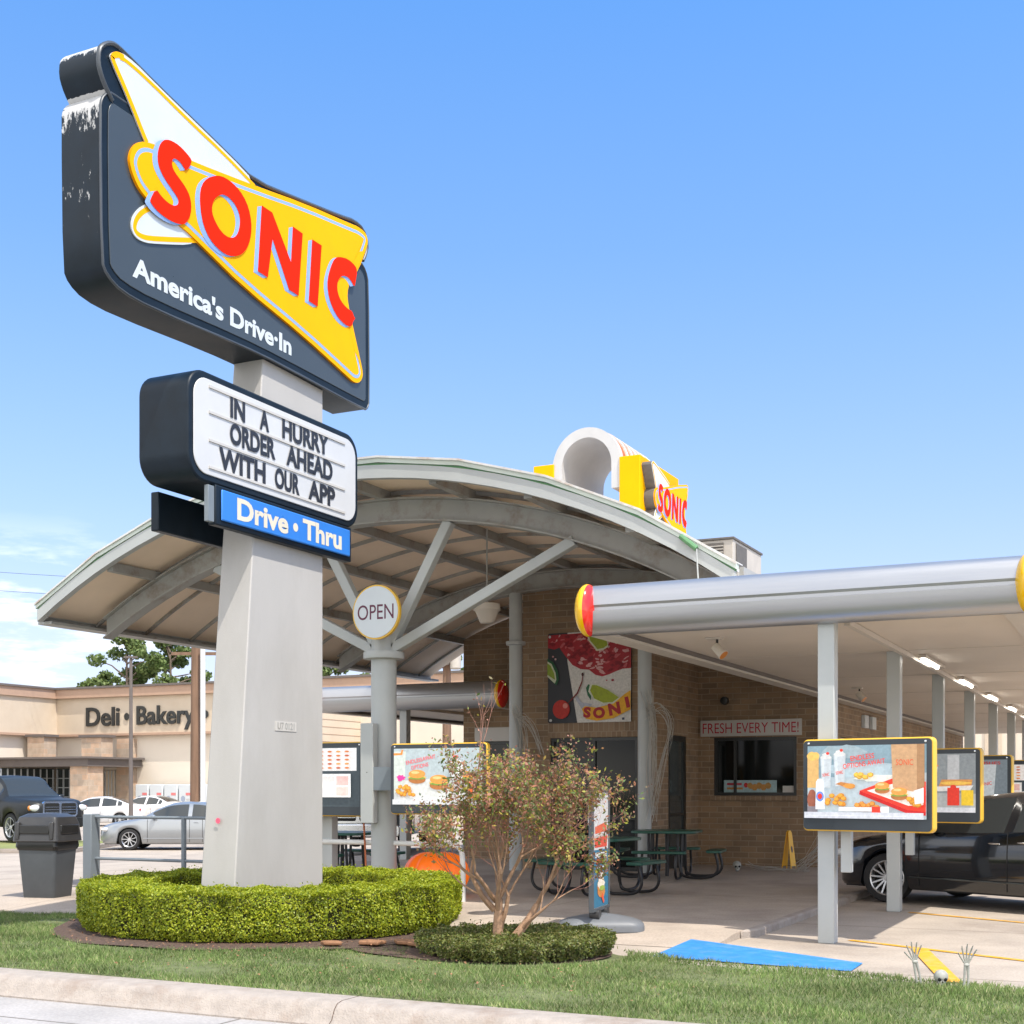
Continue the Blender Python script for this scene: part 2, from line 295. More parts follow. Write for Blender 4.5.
# ------------------------------------------------------------------ mesh helpers
class MB:
    def __init__(s): s.v = []; s.f = []; s.m = []; s.mats = []
    def mi(s, m):
        if isinstance(m, str): m = MT[m]
        if m not in s.mats: s.mats.append(m)
        return s.mats.index(m)
    def add(s, vs, fs, m):
        o = len(s.v); s.v += [tuple(v) for v in vs]; i = s.mi(m)
        for f in fs: s.f.append([o + q for q in f]); s.m.append(i)
        return s
    def box(s, a, b, m, M4=None):
        x0, y0, z0 = a; x1, y1, z1 = b
        vs = [(x0, y0, z0), (x1, y0, z0), (x1, y1, z0), (x0, y1, z0), (x0, y0, z1), (x1, y0, z1), (x1, y1, z1), (x0, y1, z1)]
        if M4 is not None: vs = [tuple(M4 @ Vector(v)) for v in vs]
        return s.add(vs, [(0, 3, 2, 1), (4, 5, 6, 7), (0, 1, 5, 4), (1, 2, 6, 5), (2, 3, 7, 6), (3, 0, 4, 7)], m)
    def beam(s, p, q, w_, h, m, up=(0, 0, 1)):
        p = Vector(p); q = Vector(q); d = (q - p); l = d.length; d.normalize(); u = Vector(up)
        x = d.cross(u)
        if x.length < 1e-4: x = d.cross(Vector((0, 1, 0)))
        x.normalize(); z = x.cross(d)
        M4 = Matrix.Identity(4)
        for i in range(3): M4[i][0] = x[i]; M4[i][1] = d[i]; M4[i][2] = z[i]; M4[i][3] = p[i]
        return s.box((-w_ / 2, 0, -h / 2), (w_ / 2, l, h / 2), m, M4)
    def prism(s, pts, fr, d0, d1, m, mside=None):
        """pts 2-D counter-clockwise in frame fr=(o,u,v,n); from depth d0 to d1 along n"""
        o, u, v, n = [Vector(q) for q in fr]
        ar = sum(pts[i][0] * pts[(i + 1) % len(pts)][1] - pts[(i + 1) % len(pts)][0] * pts[i][1] for i in range(len(pts)))
        if ar < 0: pts = pts[::-1]
        k = len(pts)
        A = [o + u * a + v * b + n * d0 for a, b in pts]; B = [o + u * a + v * b + n * d1 for a, b in pts]
        s.add(A + B, [list(range(k))[::-1], list(range(k, 2 * k))], m)
        s.add(A + B, [(i, (i + 1) % k, k + (i + 1) % k, k + i) for i in range(k)], mside or m)
        return s
    def flat(s, pts, fr, d, m):
        o, u, v, n = [Vector(q) for q in fr]
        ar = sum(pts[i][0] * pts[(i + 1) % len(pts)][1] - pts[(i + 1) % len(pts)][0] * pts[i][1] for i in range(len(pts)))
        if ar < 0: pts = pts[::-1]
        return s.add([o + u * a + v * b + n * d for a, b in pts], [list(range(len(pts)))], m)
    def ring(s, outer, inner, fr, d0, d1, m, mside=None, N=40):
        o, u, v, n = [Vector(q) for q in fr]
        cx = sum(p[0] for p in inner) / len(inner); cy = sum(p[1] for p in inner) / len(inner)
        def samp(poly):
            res = []
            for i in range(N):
                a = 2 * PI * i / N; dx, dy = math.cos(a), math.sin(a); best = None
                for j in range(len(poly)):
                    x1, y1 = poly[j][0] - cx, poly[j][1] - cy; x2, y2 = poly[(j + 1) % len(poly)][0] - cx, poly[(j + 1) % len(poly)][1] - cy
                    den = dx * (y2 - y1) - dy * (x2 - x1)
                    if abs(den) < 1e-9: continue
                    t = (x1 * (y2 - y1) - y1 * (x2 - x1)) / den; q = (x1 * dy - y1 * dx) / den
                    if t > 0 and -1e-6 <= q <= 1 + 1e-6: best = t if best is None else max(best, t)
                res.append((cx + dx * best, cy + dy * best))
            return res
        a, b = samp(outer), samp(inner)
        P = lambda p, d: o + u * p[0] + v * p[1] + n * d
        vs = [P(p, d1) for p in a] + [P(p, d1) for p in b] + [P(p, d0) for p in a] + [P(p, d0) for p in b]
        f1 = []; f2 = []
        for i in range(N):
            j = (i + 1) % N
            f1.append((i, j, N + j, N + i)); f2.append((2 * N + i, 2 * N + j, j, i)); f2.append((N + i, N + j, 3 * N + j, 3 * N + i))
        s.add(vs, f1, m); s.add(vs, f2, mside or m)
        return s
    def tube(s, pts, r, m, n=8, caps=True, rr=None):
        pts = [Vector(p) for p in pts]; k = len(pts); vs = []; fs = []
        prev = None
        for i, p in enumerate(pts):
            d = (pts[min(i + 1, k - 1)] - pts[max(i - 1, 0)]).normalized()
            if prev is None:
                a = d.cross(Vector((0, 0, 1)));
                if a.length < 1e-3: a = d.cross(Vector((1, 0, 0)))
                a.normalize()
            else:
                a = (prev - d * prev.dot(d)).normalized()
            prev = a; b = d.cross(a); q = rr[i] if rr else r
            for j in range(n):
                t = 2 * PI * j / n; vs.append(p + (a * math.cos(t) + b * math.sin(t)) * q)
        for i in range(k - 1):
            for j in range(n):
                fs.append((i * n + j, i * n + (j + 1) % n, (i + 1) * n + (j + 1) % n, (i + 1) * n + j))
        if caps: fs += [list(range(n))[::-1], [(k - 1) * n + j for j in range(n)]]
        return s.add(vs, fs, m)
    def lathe(s, prof, c, m, n=32, axis='z', M4=None, caps=True):
        """prof list of (r,h)"""
        vs = []; fs = []; c = Vector(c)
        for r_, h in prof:
            for j in range(n):
                t = 2 * PI * j / n
                if axis == 'z': p = Vector((r_ * math.cos(t), r_ * math.sin(t), h))
                elif axis == 'y': p = Vector((r_ * math.sin(t), h, r_ * math.cos(t)))
                else: p = Vector((h, r_ * math.cos(t), r_ * math.sin(t)))
                p = p + c
                if M4 is not None: p = M4 @ p
                vs.append(p)
        k = len(prof)
        for i in range(k - 1):
            for j in range(n): fs.append((i * n + j, i * n + (j + 1) % n, (i + 1) * n + (j + 1) % n, (i + 1) * n + j))
        if caps and prof[0][0] > 1e-6: fs.append(list(range(n))[::-1])
        if caps and prof[-1][0] > 1e-6: fs.append([(k - 1) * n + j for j in range(n)])
        return s.add(vs, fs, m)
    def ell(s, c, r, m, nu=20, nv=12, M4=None, split=None):
        """ellipsoid; split=(axis, mat_lo, mat_hi)"""
        vs = []; c = Vector(c)
        for i in range(nv + 1):
            th = PI * i / nv
            for j in range(nu):
                t = 2 * PI * j / nu
                p = Vector((r[0] * math.cos(th), r[1] * math.sin(th) * math.cos(t), r[2] * math.sin(th) * math.sin(t)))
                p = p + c if M4 is None else M4 @ (p + c)
                vs.append(p)
        for i in range(nv):
            mm = m
            if split: mm = split[1] if i < nv * .42 else split[0]
            s.add([vs[i * nu + j] for j in range(nu)] + [vs[(i + 1) * nu + j] for j in range(nu)],
                  [(j, (j + 1) % nu, nu + (j + 1) % nu, nu + j) for j in range(nu)], mm)
        return s
    def xf(s, M4):
        s.v = [tuple(M4 @ Vector(v)) for v in s.v]; return s
    def build(s, name, parent=None, world=True, bevel=0, smooth=True, angle=35, merge=True):
        me = bpy.data.meshes.new(name)
        off = Vector((0, 0, 0))
        if world:
            q = parent
            while q is not None: off += Vector(q.location); q = q.parent
        vs = [(v[0] - off.x, v[1] - off.y, v[2] - off.z) for v in s.v]
        me.from_pydata(vs, [], s.f)
        for m_ in s.mats: me.materials.append(m_)
        me.polygons.foreach_set('material_index', s.m)
        if merge:
            import bmesh
            bm = bmesh.new(); bm.from_mesh(me); bmesh.ops.remove_doubles(bm, verts=bm.verts, dist=1e-5); bm.to_mesh(me); bm.free()
        me.validate()
        if smooth:
            me.shade_smooth(); me.set_sharp_from_angle(angle=R(angle))
        o = bpy.data.objects.new(name, me); COL.objects.link(o)
        if parent is not None: o.parent = parent
        if bevel:
            b = o.modifiers.new('bevel', 'BEVEL'); b.width = bevel; b.segments = 2; b.limit_method = 'ANGLE'; b.angle_limit = R(50)
        return o

def thing(name, label, cat, loc=(0, 0, 0), rz=0, group=None):
    o = bpy.data.objects.new(name, None); COL.objects.link(o); o.empty_display_size = .3
    o.location = loc; o.rotation_euler = (0, 0, rz); o['label'] = label; o['category'] = cat
    if group: o['group'] = group
    return o
def tag(o, label=None, cat=None, group=None, kind=None):
    if label: o['label'] = label
    if cat: o['category'] = cat
    if group: o['group'] = group
    if kind: o['kind'] = kind
    return o
def dup(root, loc=None, rz=None, label=None, group=None):
    r = root.copy(); COL.objects.link(r)
    if loc is not None: r.location = loc
    if rz is not None: r.rotation_euler = (0, 0, rz)
    if label: r['label'] = label
    if group: r['group'] = group
    def rec(src, dst):
        for ch in list(src.children):
            c = ch.copy(); COL.objects.link(c); c.parent = dst; rec(ch, c)
    rec(root, r)
    return r

_tc = {}
def text_mesh(txt, bold=0.0, extr=0.0):
    k = (txt, bold, extr)
    if k in _tc: return _tc[k]
    cu = bpy.data.curves.new('t', 'FONT'); cu.body = txt; cu.size = 1; cu.offset = bold; cu.extrude = extr; cu.resolution_u = 4
    ob = bpy.data.objects.new('t', cu); me = bpy.data.meshes.new_from_object(ob)
    vs = [tuple(v.co) for v in me.vertices]; fs = [list(p.vertices) for p in me.polygons]
    bpy.data.objects.remove(ob); bpy.data.curves.remove(cu); bpy.data.meshes.remove(me)
    _tc[k] = (vs, fs); return _tc[k]
def text(mb, txt, fr, x0, y0, x1, y1, d, m, bold=0.0, thick=0.0, rot=0.0, shear=0.0):
    vs, fs = text_mesh(txt, bold, .1 if thick else 0)
    xs = [v[0] for v in vs]; ys = [v[1] for v in vs]; ax, bx, ay, by = min(xs), max(xs), min(ys), max(ys)
    o, u, v, n = [Vector(q) for q in fr]; cr, sr = math.cos(rot), math.sin(rot); cx, cy = (x0 + x1) / 2, (y0 + y1) / 2
    res = []
    for a, b, c in vs:
        X = x0 + (a - ax) / (bx - ax) * (x1 - x0) - cx; Y = y0 + (b - ay) / (by - ay) * (y1 - y0) - cy
        X += shear * Y
        X, Y = X * cr - Y * sr, X * sr + Y * cr
        res.append(o + u * (cx + X) + v * (cy + Y) + n * (d + (c / .2 + .5) * thick if thick else d))
    mb.add(res, fs, m)

def inset(pts, d):
    n = len(pts); ar = sum(pts[i][0] * pts[(i + 1) % n][1] - pts[(i + 1) % n][0] * pts[i][1] for i in range(n))
    sg = 1 if ar > 0 else -1; res = []
    for i in range(n):
        p0 = Vector(pts[i - 1]); p1 = Vector(pts[i]); p2 = Vector(pts[(i + 1) % n])
        e1 = (p1 - p0).normalized(); e2 = (p2 - p1).normalized()
        n1 = Vector((-e1.y, e1.x)) * sg; n2 = Vector((-e2.y, e2.x)) * sg
        b = n1 + n2; l = b.length
        if l < 1e-4: b = n1; k = 1
        else: b.normalize(); k = 1 / max(.5, b.dot(n1))
        res.append(tuple(p1 + b * d * k))
    return res
def ribbon(mb, pts, a, b, fr, d, m):
    """flat strip between offsets a and b to the left of an open path"""
    o, u, v, n = [Vector(q) for q in fr]; A = []; B = []
    for i, p in enumerate(pts):
        p = Vector(p); t = (Vector(pts[min(i + 1, len(pts) - 1)]) - Vector(pts[max(i - 1, 0)])).normalized(); nn = Vector((-t.y, t.x))
        A.append(p + nn * a); B.append(p + nn * b)
    k = len(pts); P = lambda p: o + u * p.x + v * p.y + n * d
    mb.add([P(p) for p in A] + [P(p) for p in B], [(i, i + 1, k + i + 1, k + i) for i in range(k - 1)], m)
def smooth(pts, it=2, closed=True):
    for _ in range(it):
        q = []
        n = len(pts)
        for i in range(n if closed else n - 1):
            a, b = pts[i], pts[(i + 1) % n]
            q += [tuple(a[k] * .75 + b[k] * .25 for k in range(len(a))), tuple(a[k] * .25 + b[k] * .75 for k in range(len(a)))]
        if not closed: q = [pts[0]] + q + [pts[-1]]
        pts = q
    return pts
def rrect(x0, y0, x1, y1, r, n=6):
    pts = []
    for cx, cy, a0 in ((x1 - r, y0 + r, -90), (x1 - r, y1 - r, 0), (x0 + r, y1 - r, 90), (x0 + r, y0 + r, 180)):
        for i in range(n + 1):
            a = R(a0 + 90 * i / n); pts.append((cx + r * math.cos(a), cy + r * math.sin(a)))
    return pts
def ellp(cx, cy, rx, ry, n=20, rot=0, jag=0.0):
    res = []
    for i in range(n):
        a = 2 * PI * i / n; k = 1 + random.uniform(-jag, jag); x, y = rx * math.cos(a) * k, ry * math.sin(a) * k
        res.append((cx + x * math.cos(rot) - y * math.sin(rot), cy + x * math.sin(rot) + y * math.cos(rot)))
    return res
def interp(tab, u):
    if u <= tab[0][0]: return tab[0][1]
    for i in range(len(tab) - 1):
        a, b = tab[i], tab[i + 1]
        if u <= b[0]:
            m0 = (b[1] - tab[i - 1][1]) / (b[0] - tab[i - 1][0]) if i > 0 else (b[1] - a[1]) / (b[0] - a[0])
            m1 = (tab[i + 2][1] - a[1]) / (tab[i + 2][0] - a[0]) if i + 2 < len(tab) else (b[1] - a[1]) / (b[0] - a[0])
            h = b[0] - a[0]; t = (u - a[0]) / h
            return (2 * t**3 - 3 * t**2 + 1) * a[1] + (t**3 - 2 * t**2 + t) * h * m0 + (-2 * t**3 + 3 * t**2) * b[1] + (t**3 - t**2) * h * m1
    return tab[-1][1]
def sstep(a, b, x):
    t = min(1, max(0, (x - a) / (b - a))); return t * t * (3 - 2 * t)
def gz(x): return -0.38 * sstep(-14, -26, x)
FX = lambda x, s=1: ((x, 0, 0), (0, 1, 0), (0, 0, 1), (1, 0, 0))          # plane x = const, facing +x
FY = lambda y: ((0, y, 0), (1, 0, 0), (0, 0, 1), (0, -1, 0))               # plane y = const, facing the street
FZ = lambda z: ((0, 0, z), (1, 0, 0), (0, 1, 0), (0, 0, 1))

def fast_mesh(name, verts, faces_n, mat_, parent=None):
    """verts (N*k,3) grouped k per face"""
    k = faces_n; n = len(verts) // k
    me = bpy.data.meshes.new(name); me.vertices.add(len(verts)); me.vertices.foreach_set('co', np.ascontiguousarray(verts, dtype=np.float32).ravel())
    me.loops.add(n * k); me.loops.foreach_set('vertex_index', np.arange(n * k, dtype=np.int32))
    me.polygons.add(n); me.polygons.foreach_set('loop_start', np.arange(0, n * k, k, dtype=np.int32))
    me.materials.append(mat_ if not isinstance(mat_, str) else MT[mat_]); me.update(); me.validate()
    o = bpy.data.objects.new(name, me); COL.objects.link(o)
    if parent is not None: o.parent = parent
    return o
def leaf_quads(cen, size, nrm=None, jitter=1.0, asp=.55):
    """cen (n,3), size (n,), returns verts for diamond leaves"""
    n = len(cen)
    d = rng.normal(size=(n, 3)); 
    if nrm is not None: d = d * jitter + nrm
    d /= np.linalg.norm(d, axis=1)[:, None]
    a = np.cross(d, rng.normal(size=(n, 3))); a /= np.linalg.norm(a, axis=1)[:, None]
    b = np.cross(d, a)
    s = size[:, None]
    v = np.stack([cen - a * s * .5, cen + b * s * asp * .5, cen + a * s * .5, cen - b * s * asp * .5], axis=1)
    return v.reshape(-1, 3)
SG = {
    'S': [(9.583,7.437),(9.662,7.457),(9.759,7.458),(9.848,7.437),(9.921,7.409),(9.939,7.387),(9.912,7.327),(9.857,7.263),(9.83,7.281),(9.786,7.31),(9.732,7.319),(9.688,7.31),(9.657,7.273),(9.662,7.222),(9.697,7.184),(9.777,7.147),(9.857,7.103),(9.912,7.047),(9.933,6.972),(9.924,6.885),(9.884,6.81),(9.83,6.751),(9.741,6.726),(9.636,6.715),(9.532,6.721),(9.438,6.742),(9.37,6.779),(9.37,6.802),(9.443,6.929),(9.514,6.888),(9.601,6.865),(9.679,6.866),(9.741,6.896),(9.759,6.939),(9.732,6.975),(9.662,7.012),(9.583,7.056),(9.514,7.108),(9.472,7.171),(9.467,7.25),(9.489,7.335),(9.532,7.4)],
    'O': [(10.304,7.406),(10.391,7.434),(10.508,7.441),(10.628,7.421),(10.729,7.374),(10.811,7.292),(10.852,7.181),(10.857,7.081),(10.832,6.97),(10.77,6.858),(10.688,6.778),(10.58,6.724),(10.489,6.7),(10.371,6.701),(10.237,6.738),(10.142,6.812),(10.086,6.912),(10.058,7.07),(10.068,7.17),(10.105,7.257),(10.189,7.341)],
    'Oi': [(10.381,7.259),(10.469,7.276),(10.568,7.259),(10.648,7.203),(10.678,7.127),(10.668,7.035),(10.628,6.951),(10.568,6.901),(10.469,6.873),(10.371,6.892),(10.285,6.951),(10.237,7.018),(10.237,7.092),(10.275,7.174)],
    'N': [(11.031,7.401),(11.204,7.399),(11.539,7.001),(11.571,7.393),(11.744,7.386),(11.67,6.703),(11.502,6.709),(11.211,7.137),(11.128,6.708),(10.967,6.715)],
    'I': [(11.927,7.389),(12.101,7.391),(12.025,6.703),(11.863,6.709)],
    'C': [(12.457,7.395),(12.623,7.432),(12.779,7.41),(12.816,7.361),(12.779,7.224),(12.759,7.163),(12.68,7.221),(12.582,7.23),(12.485,7.192),(12.416,7.115),(12.403,7.02),(12.444,6.942),(12.526,6.893),(12.637,6.868),(12.708,6.876),(12.75,6.82),(12.779,6.813),(12.736,6.776),(12.694,6.689),(12.568,6.677),(12.43,6.71),(12.322,6.781),(12.246,6.877),(12.214,7.001),(12.241,7.13),(12.322,7.294),(12.389,7.363)],
    'bow': [(9.304,7.3),(9.213,7.249),(9.148,7.17),(9.115,7.077),(9.131,6.994),(9.18,6.913),(9.246,6.849),(9.362,6.793),(9.532,6.744),(9.83,6.73),(10.142,6.648),(10.74,6.487),(11.772,6.315),(12.646,6.121),(12.77,6.093),(12.874,6.111),(12.938,6.168),(12.966,6.244),(12.917,6.368),(12.739,6.746),(12.656,6.934),(12.634,7.057),(12.687,7.192),(12.874,7.404),(13.056,7.733),(13.068,7.811),(13.034,7.863),(12.966,7.883),(12.832,7.884),(12.737,7.866),(11.772,7.726),(10.919,7.565),(9.939,7.398),(9.583,7.358),(9.396,7.323)],
    'wing': [(8.884,7.849),(8.897,7.89),(8.932,7.922),(8.984,7.951),(9.09,7.97),(9.363,7.937),(9.945,7.82),(10.469,7.732),(10.988,7.608),(10.69,7.375),(9.844,7.233),(9.41,7.243),(9.294,7.351),(9.09,7.619)],
    'lobe': [(9.317,6.745),(9.189,6.616),(9.144,6.49),(9.189,6.413),(9.294,6.398),(9.457,6.439),(10.098,6.662),(9.844,6.74),(9.504,6.835)],
    'wingcab': [(8.772,7.867),(8.825,7.936),(8.896,7.986),(8.969,8.008),(9.067,7.997),(9.497,7.906),(9.987,7.818),(10.581,7.709),(10.968,7.631),(11.772,7.758),(12.564,7.889),(12.822,7.945),(13.023,7.921),(13.118,7.782),(13.066,7.638),(12.995,7.533),(12.344,6.887),(10.124,6.631),(9.162,7.169),(8.96,7.475),(8.862,7.572),(8.801,7.653),(8.764,7.745)],
    'boxcab': [(8.873,7.539),(8.944,7.577),(12.98,7.533),(13.084,7.47),(13.142,7.348),(13.159,5.977),(13.127,5.901),(13.066,5.858),(11.412,5.916),(10.74,5.914),(9.442,5.859),(9.054,5.88),(8.88,5.959),(8.815,6.059),(8.795,7.373),(8.813,7.464)],
}

# ================================================================== GROUND
def sheet(name, x0, x1, y0, y1, dz, m, slope=True, kind='structure'):
    xs = [x0] + [x for x in np.arange(-26, -13.5, 1.0) if x0 < x < x1 and slope] + [x1]
    mb = MB(); vs = []
    for x in xs: vs += [(x, y0, (gz(x) if slope else 0) + dz), (x, y1, (gz(x) if slope else 0) + dz)]
    mb.add(vs, [(2 * i, 2 * i + 2, 2 * i + 3, 2 * i + 1) for i in range(len(xs) - 1)], m)
    return tag(mb.build(name), kind=kind)
sheet('terrain', -600, 500, -400, 900, -0.35, 'terrain')
sheet('car_park', -150, 60, 7.95, 140, 0.0, 'conc')
sheet('street', -200, 120, -30, 7.74, -0.14, 'road', slope=False)
# kerb: rounded profile along the street
mb = MB()
prof = [(7.66, -.16), (7.66, -.128), (7.70, -.10), (7.735, -.03), (7.77, .004), (7.83, .018), (8.05, .018), (8.08, -.02), (8.08, -.16)]
xs = list(np.arange(-60, 20.1, 2.95)); vs = []
k = len(prof)
for x in xs: vs += [(x, a, b) for a, b in prof]
fs = []
for i in range(len(xs) - 1):
    for j in range(k - 1): fs.append((i * k + j, i * k + j + 1, (i + 1) * k + j + 1, (i + 1) * k + j))
mb.add(vs, fs, 'kerb')
tag(mb.build('kerb'), kind='structure')
mb = MB()
for x in (-17.2, -11.15, -5.1, 0.9):
    pj = [(a - .002, b + .002) for a, b in prof[:-1]]
    mb.add([(x - .003, a, b) for a, b in pj] + [(x + .003, a, b) for a, b in pj], [(j, j + 1, len(pj) + j + 1, len(pj) + j) for j in range(len(pj) - 1)], 'mulch')
tag(mb.build('kerb_joint'), kind='structure')

def gedge(x):
    base = interp([(-60, 11.6), (-14, 11.55), (-12.3, 11.52), (-11.6, 11.8), (-10.9, 12.2), (-6.7, 12.1), (-6.0, 11.85), (-5.2, 11.75), (-4.3, 11.35), (-3.5, 10.95), (-2.6, 10.72), (-1.7, 10.66), (-.8, 10.58), (8, 10.5), (20, 10.5)], x)
    return base + .035 * math.sin(x * 9.1) + .025 * math.sin(x * 23.7 + 1)
mb = MB(); xs = list(np.arange(-60, 20, .12)); vs = []
for x in xs:
    for t in (0, .05, .3, .6, .9, 1):
        y = 8.06 + (gedge(x) - 8.06) * t
        vs.append((x, y, -.01 if t in (0, 1) else .022 + .012 * math.sin(x * 2.1 + y * 3)))
mb.add(vs, [(6 * i + j, 6 * i + 6 + j, 6 * i + 7 + j, 6 * i + 1 + j) for i in range(len(xs) - 1) for j in range(5)], 'soil')
tag(mb.build('lawn'), kind='structure')
# mulch bed round the hedge
mb = MB()
mb.flat([(-8.50 + 2.36 * math.cos(a) + .06 * math.sin(a * 7), 11.78 + 2.27 * math.sin(a) + .05 * math.sin(a * 11)) for a in np.linspace(0, 2 * PI, 72, endpoint=False)], FZ(0), .037, 'mulch')
tag(mb.build('mulch_bed'), kind='structure')
mb = MB()
mb.flat(smooth([(-6.8, 10.3), (-5.9, 9.95), (-5.15, 9.85), (-4.5, 10.1), (-4.2, 10.7), (-4.5, 11.4), (-5.7, 11.6), (-6.6, 11.2)]), FZ(0), .033, 'mulch')
tag(mb.build('mulch_bed'), kind='structure')

# patio slab: step up from the car park on its right edge, ramping down at the front
mb = MB()
xs = [-15.2, -12, -9, -6, -4.6, -3.72]
vs = []
for x in xs: vs += [(x, 11.9, .004), (x, 12.75, .07), (x, 24.3, .07)]
mb.add(vs, [(3 * i + j, 3 * i + 3 + j, 3 * i + 4 + j, 3 * i + 1 + j) for i in range(len(xs) - 1) for j in range(2)], 'patio')
mb.add([(-3.72, 11.9, .004), (-3.72, 12.75, .07), (-3.72, 24.3, .07), (-3.72, 11.9, -.05), (-3.72, 12.75, -.05), (-3.72, 24.3, -.05)], [(0, 3, 4, 1), (1, 4, 5, 2)], 'patio')
tag(mb.build('patio', smooth=False), kind='structure')
mb = MB()
mb.prism([(-3.60, 13.15), (-3.715, 12.9), (-3.715, 24.2), (-3.56, 24.2)], FZ(0), -.03, .082, 'kerb')
tag(mb.build('patio_kerb', bevel=.02), kind='structure')
# painted markings
mb = MB(); mb.flat([(-4.02, 12.28), (-4.0, 11.1), (-2.23, 10.95), (-2.24, 11.5)], FZ(0), .018, 'paint_blue')
mb.v = [(a, b, .010 + (max(0, (b - 11.9)) * .0777 + .006 if a < -3.73 else 0)) for a, b, c in mb.v]
tag(mb.build('blue_marking'), kind='structure')
mb = MB()
def line(a, b, wd, z=.006):
    a = Vector(a); b = Vector(b); d = (b - a).normalized(); n = Vector((-d.y, d.x)) * wd / 2
    mb.flat([tuple(a + n), tuple(a - n), tuple(b - n), tuple(b + n)], FZ(0), z, 'paint_yellow')
line((-2.70, 13.22), (2.6, 9.8 + .55), .085)
line((-1.98, 12.80), (-1.40, 10.66), .15, .010)
for i in range(1, 8):
    y = 12.95 + 3.66 * i; line((-2.66, y - .12), (2.6, y - 2.9), .09)
tag(mb.build('parking_lines', merge=False), kind='structure')
# far side: verge, driveway kerbs, aisle
mb = MB()
def strip(mb, x0, x1, y0, y1, dz, h, m):
    xs = [x0] + [x for x in np.arange(-26, -13.5, 2.0) if x0 < x < x1] + [x1]; vs = []
    for x in xs: vs += [(x, y0, gz(x) + dz), (x, y0, gz(x) + h), (x, y1, gz(x) + h), (x, y1, gz(x) + dz)]
    mb.add(vs, [(4 * i + j, 4 * i + 4 + j, 4 * i + 5 + j, 4 * i + 1 + j) for i in range(len(xs) - 1) for j in range(3)] + [(0, 1, 2, 3), tuple(4 * (len(xs) - 1) + q for q in (3, 2, 1, 0))], m)
# the far road runs parallel to the camera's picture plane: verge as a slanted strip
def slab(name, P, h0, h1, m, kind='structure'):
    b = MB(); b.prism(P, FZ(0), h0, h1, m); return tag(b.build(name), kind=kind)
slab('verge', [(-70.69, 8.36), (-28.11, 28.95), (-30.98, 34.45), (-73.61, 14.4)], -.37, -.26, 'kerb')
slab('verge_grass', [(-70.82, 8.63), (-28.42, 29.14), (-31.03, 34.09), (-73.52, 14.22)], -.27, -.245, 'terrain')

# ================================================================== BUILDING
def vz(x): return 5.43 - 8.8 + math.sqrt(max(1, 77.44 - (x + 9.1) ** 2))
B = thing('restaurant_building', 'low tan brick restaurant building under the curved grey roof', 'building', (-9, 24, 0))
def wallY(mb, x0, x1, y, z0, z1, holes, m='brick', th=.2, d=1):
    """wall facing the street at y, holes (x0,x1,z0,z1) sorted by x"""
    x = x0
    for a, b, c, e in holes:
        if a > x: mb.box((x, y, z0), (a, y + th, z1), m)
        if c > z0: mb.box((a, y, z0), (b, y + th, c), m)
        if e < z1: mb.box((a, y, e), (b, y + th, z1), m)
        x = b
    if x < x1: mb.box((x, y, z0), (x1, y + th, z1), m)
def wallX(mb, y0, y1, x, z0, z1, holes, m='brick', th=.2):
    """wall facing +x with its face at x"""
    y = y0
    for a, b, c, e in holes:
        if a > y: mb.box((x - th, y, z0), (x, a, z1), m)
        if c > z0: mb.box((x - th, a, z0), (x, b, c), m)
        if e < z1: mb.box((x - th, a, e), (x, b, z1), m)
        y = b
    if y < y1: mb.box((x - th, y, z0), (x, y1, z1), m)
# front wall right of the vestibule, with the order window
mb = MB()
wallY(mb, -7.72, -5.35, 24.0, 0, 2.95, [(-7.42, -5.86, 1.36, 2.44)])
wallY(mb, -12.7, -10.15, 24.0, 0, 2.95, [(-12.2, -10.75, 1.36, 2.44)])
for x0, x1 in ((-12.7, -10.15), (-7.72, -5.35)):
    pts = [(x0, 2.95), (x1, 2.95)] + [(x, vz(x) - .14) for x in np.linspace(x1, x0, 10)]
    mb.prism(pts, FY(24.0), -.2, 0, 'brick')
# vestibule
wallY(mb, -10.15, -7.72, 21.45, 0, 2.95, [(-9.62, -7.98, .07, 2.38)])
pts = [(-10.15, 2.95), (-7.72, 2.95)] + [(x, vz(x) - .14) for x in np.linspace(-7.72, -10.15, 8)]
mb.prism(pts, FY(21.45), -.2, 0, 'brick')
wallX(mb, 21.652, 24.0, -7.72, 0, vz(-7.72) - .16, [(22.3, 23.3, .07, 2.44)])
mb.box((-10.15, 21.652, 0), (-9.95, 24, vz(-10.15) - .16), 'brick')
# side walls and back block
wallX(mb, 24.202, 43, -5.35, 0, 3.9, [(25.3, 26.5, 1.3, 2.47)])
mb.box((-12.7, 24.202, 0), (-12.5, 43, 3.9), 'brick')
mb.box((-12.7, 43, 0), (-5.35, 43.2, 3.9), 'brick')
wl = mb.build('wall', B, smooth=False)
for nm, a, b in (('lintel', (-9.66, 21.435, 2.382), (-7.94, 21.449, 2.66)), ('lintel', (-7.719, 22.26, 2.442), (-7.705, 23.34, 2.70)), ('window_sill', (-7.46, 23.93, 1.27), (-5.82, 23.999, 1.352)), ('window_sill', (-12.24, 23.93, 1.27), (-10.71, 23.999, 1.352))):
    mb = MB(); mb.box(a, b, 'soldier'); mb.build(nm, B, bevel=.004)
mb = MB(); mb.box((-12.5, 24.3, 3.9), (-5.55, 43, 4.0), 'roofwhite'); mb.build('roof', B)
mb = MB(); mb.box((-9.94, 21.7, .08), (-7.93, 24.0, 2.9), 'under'); mb.box((-12.4, 24.4, .08), (-5.6, 24.9, 2.9), 'under'); mb.build('interior', B)
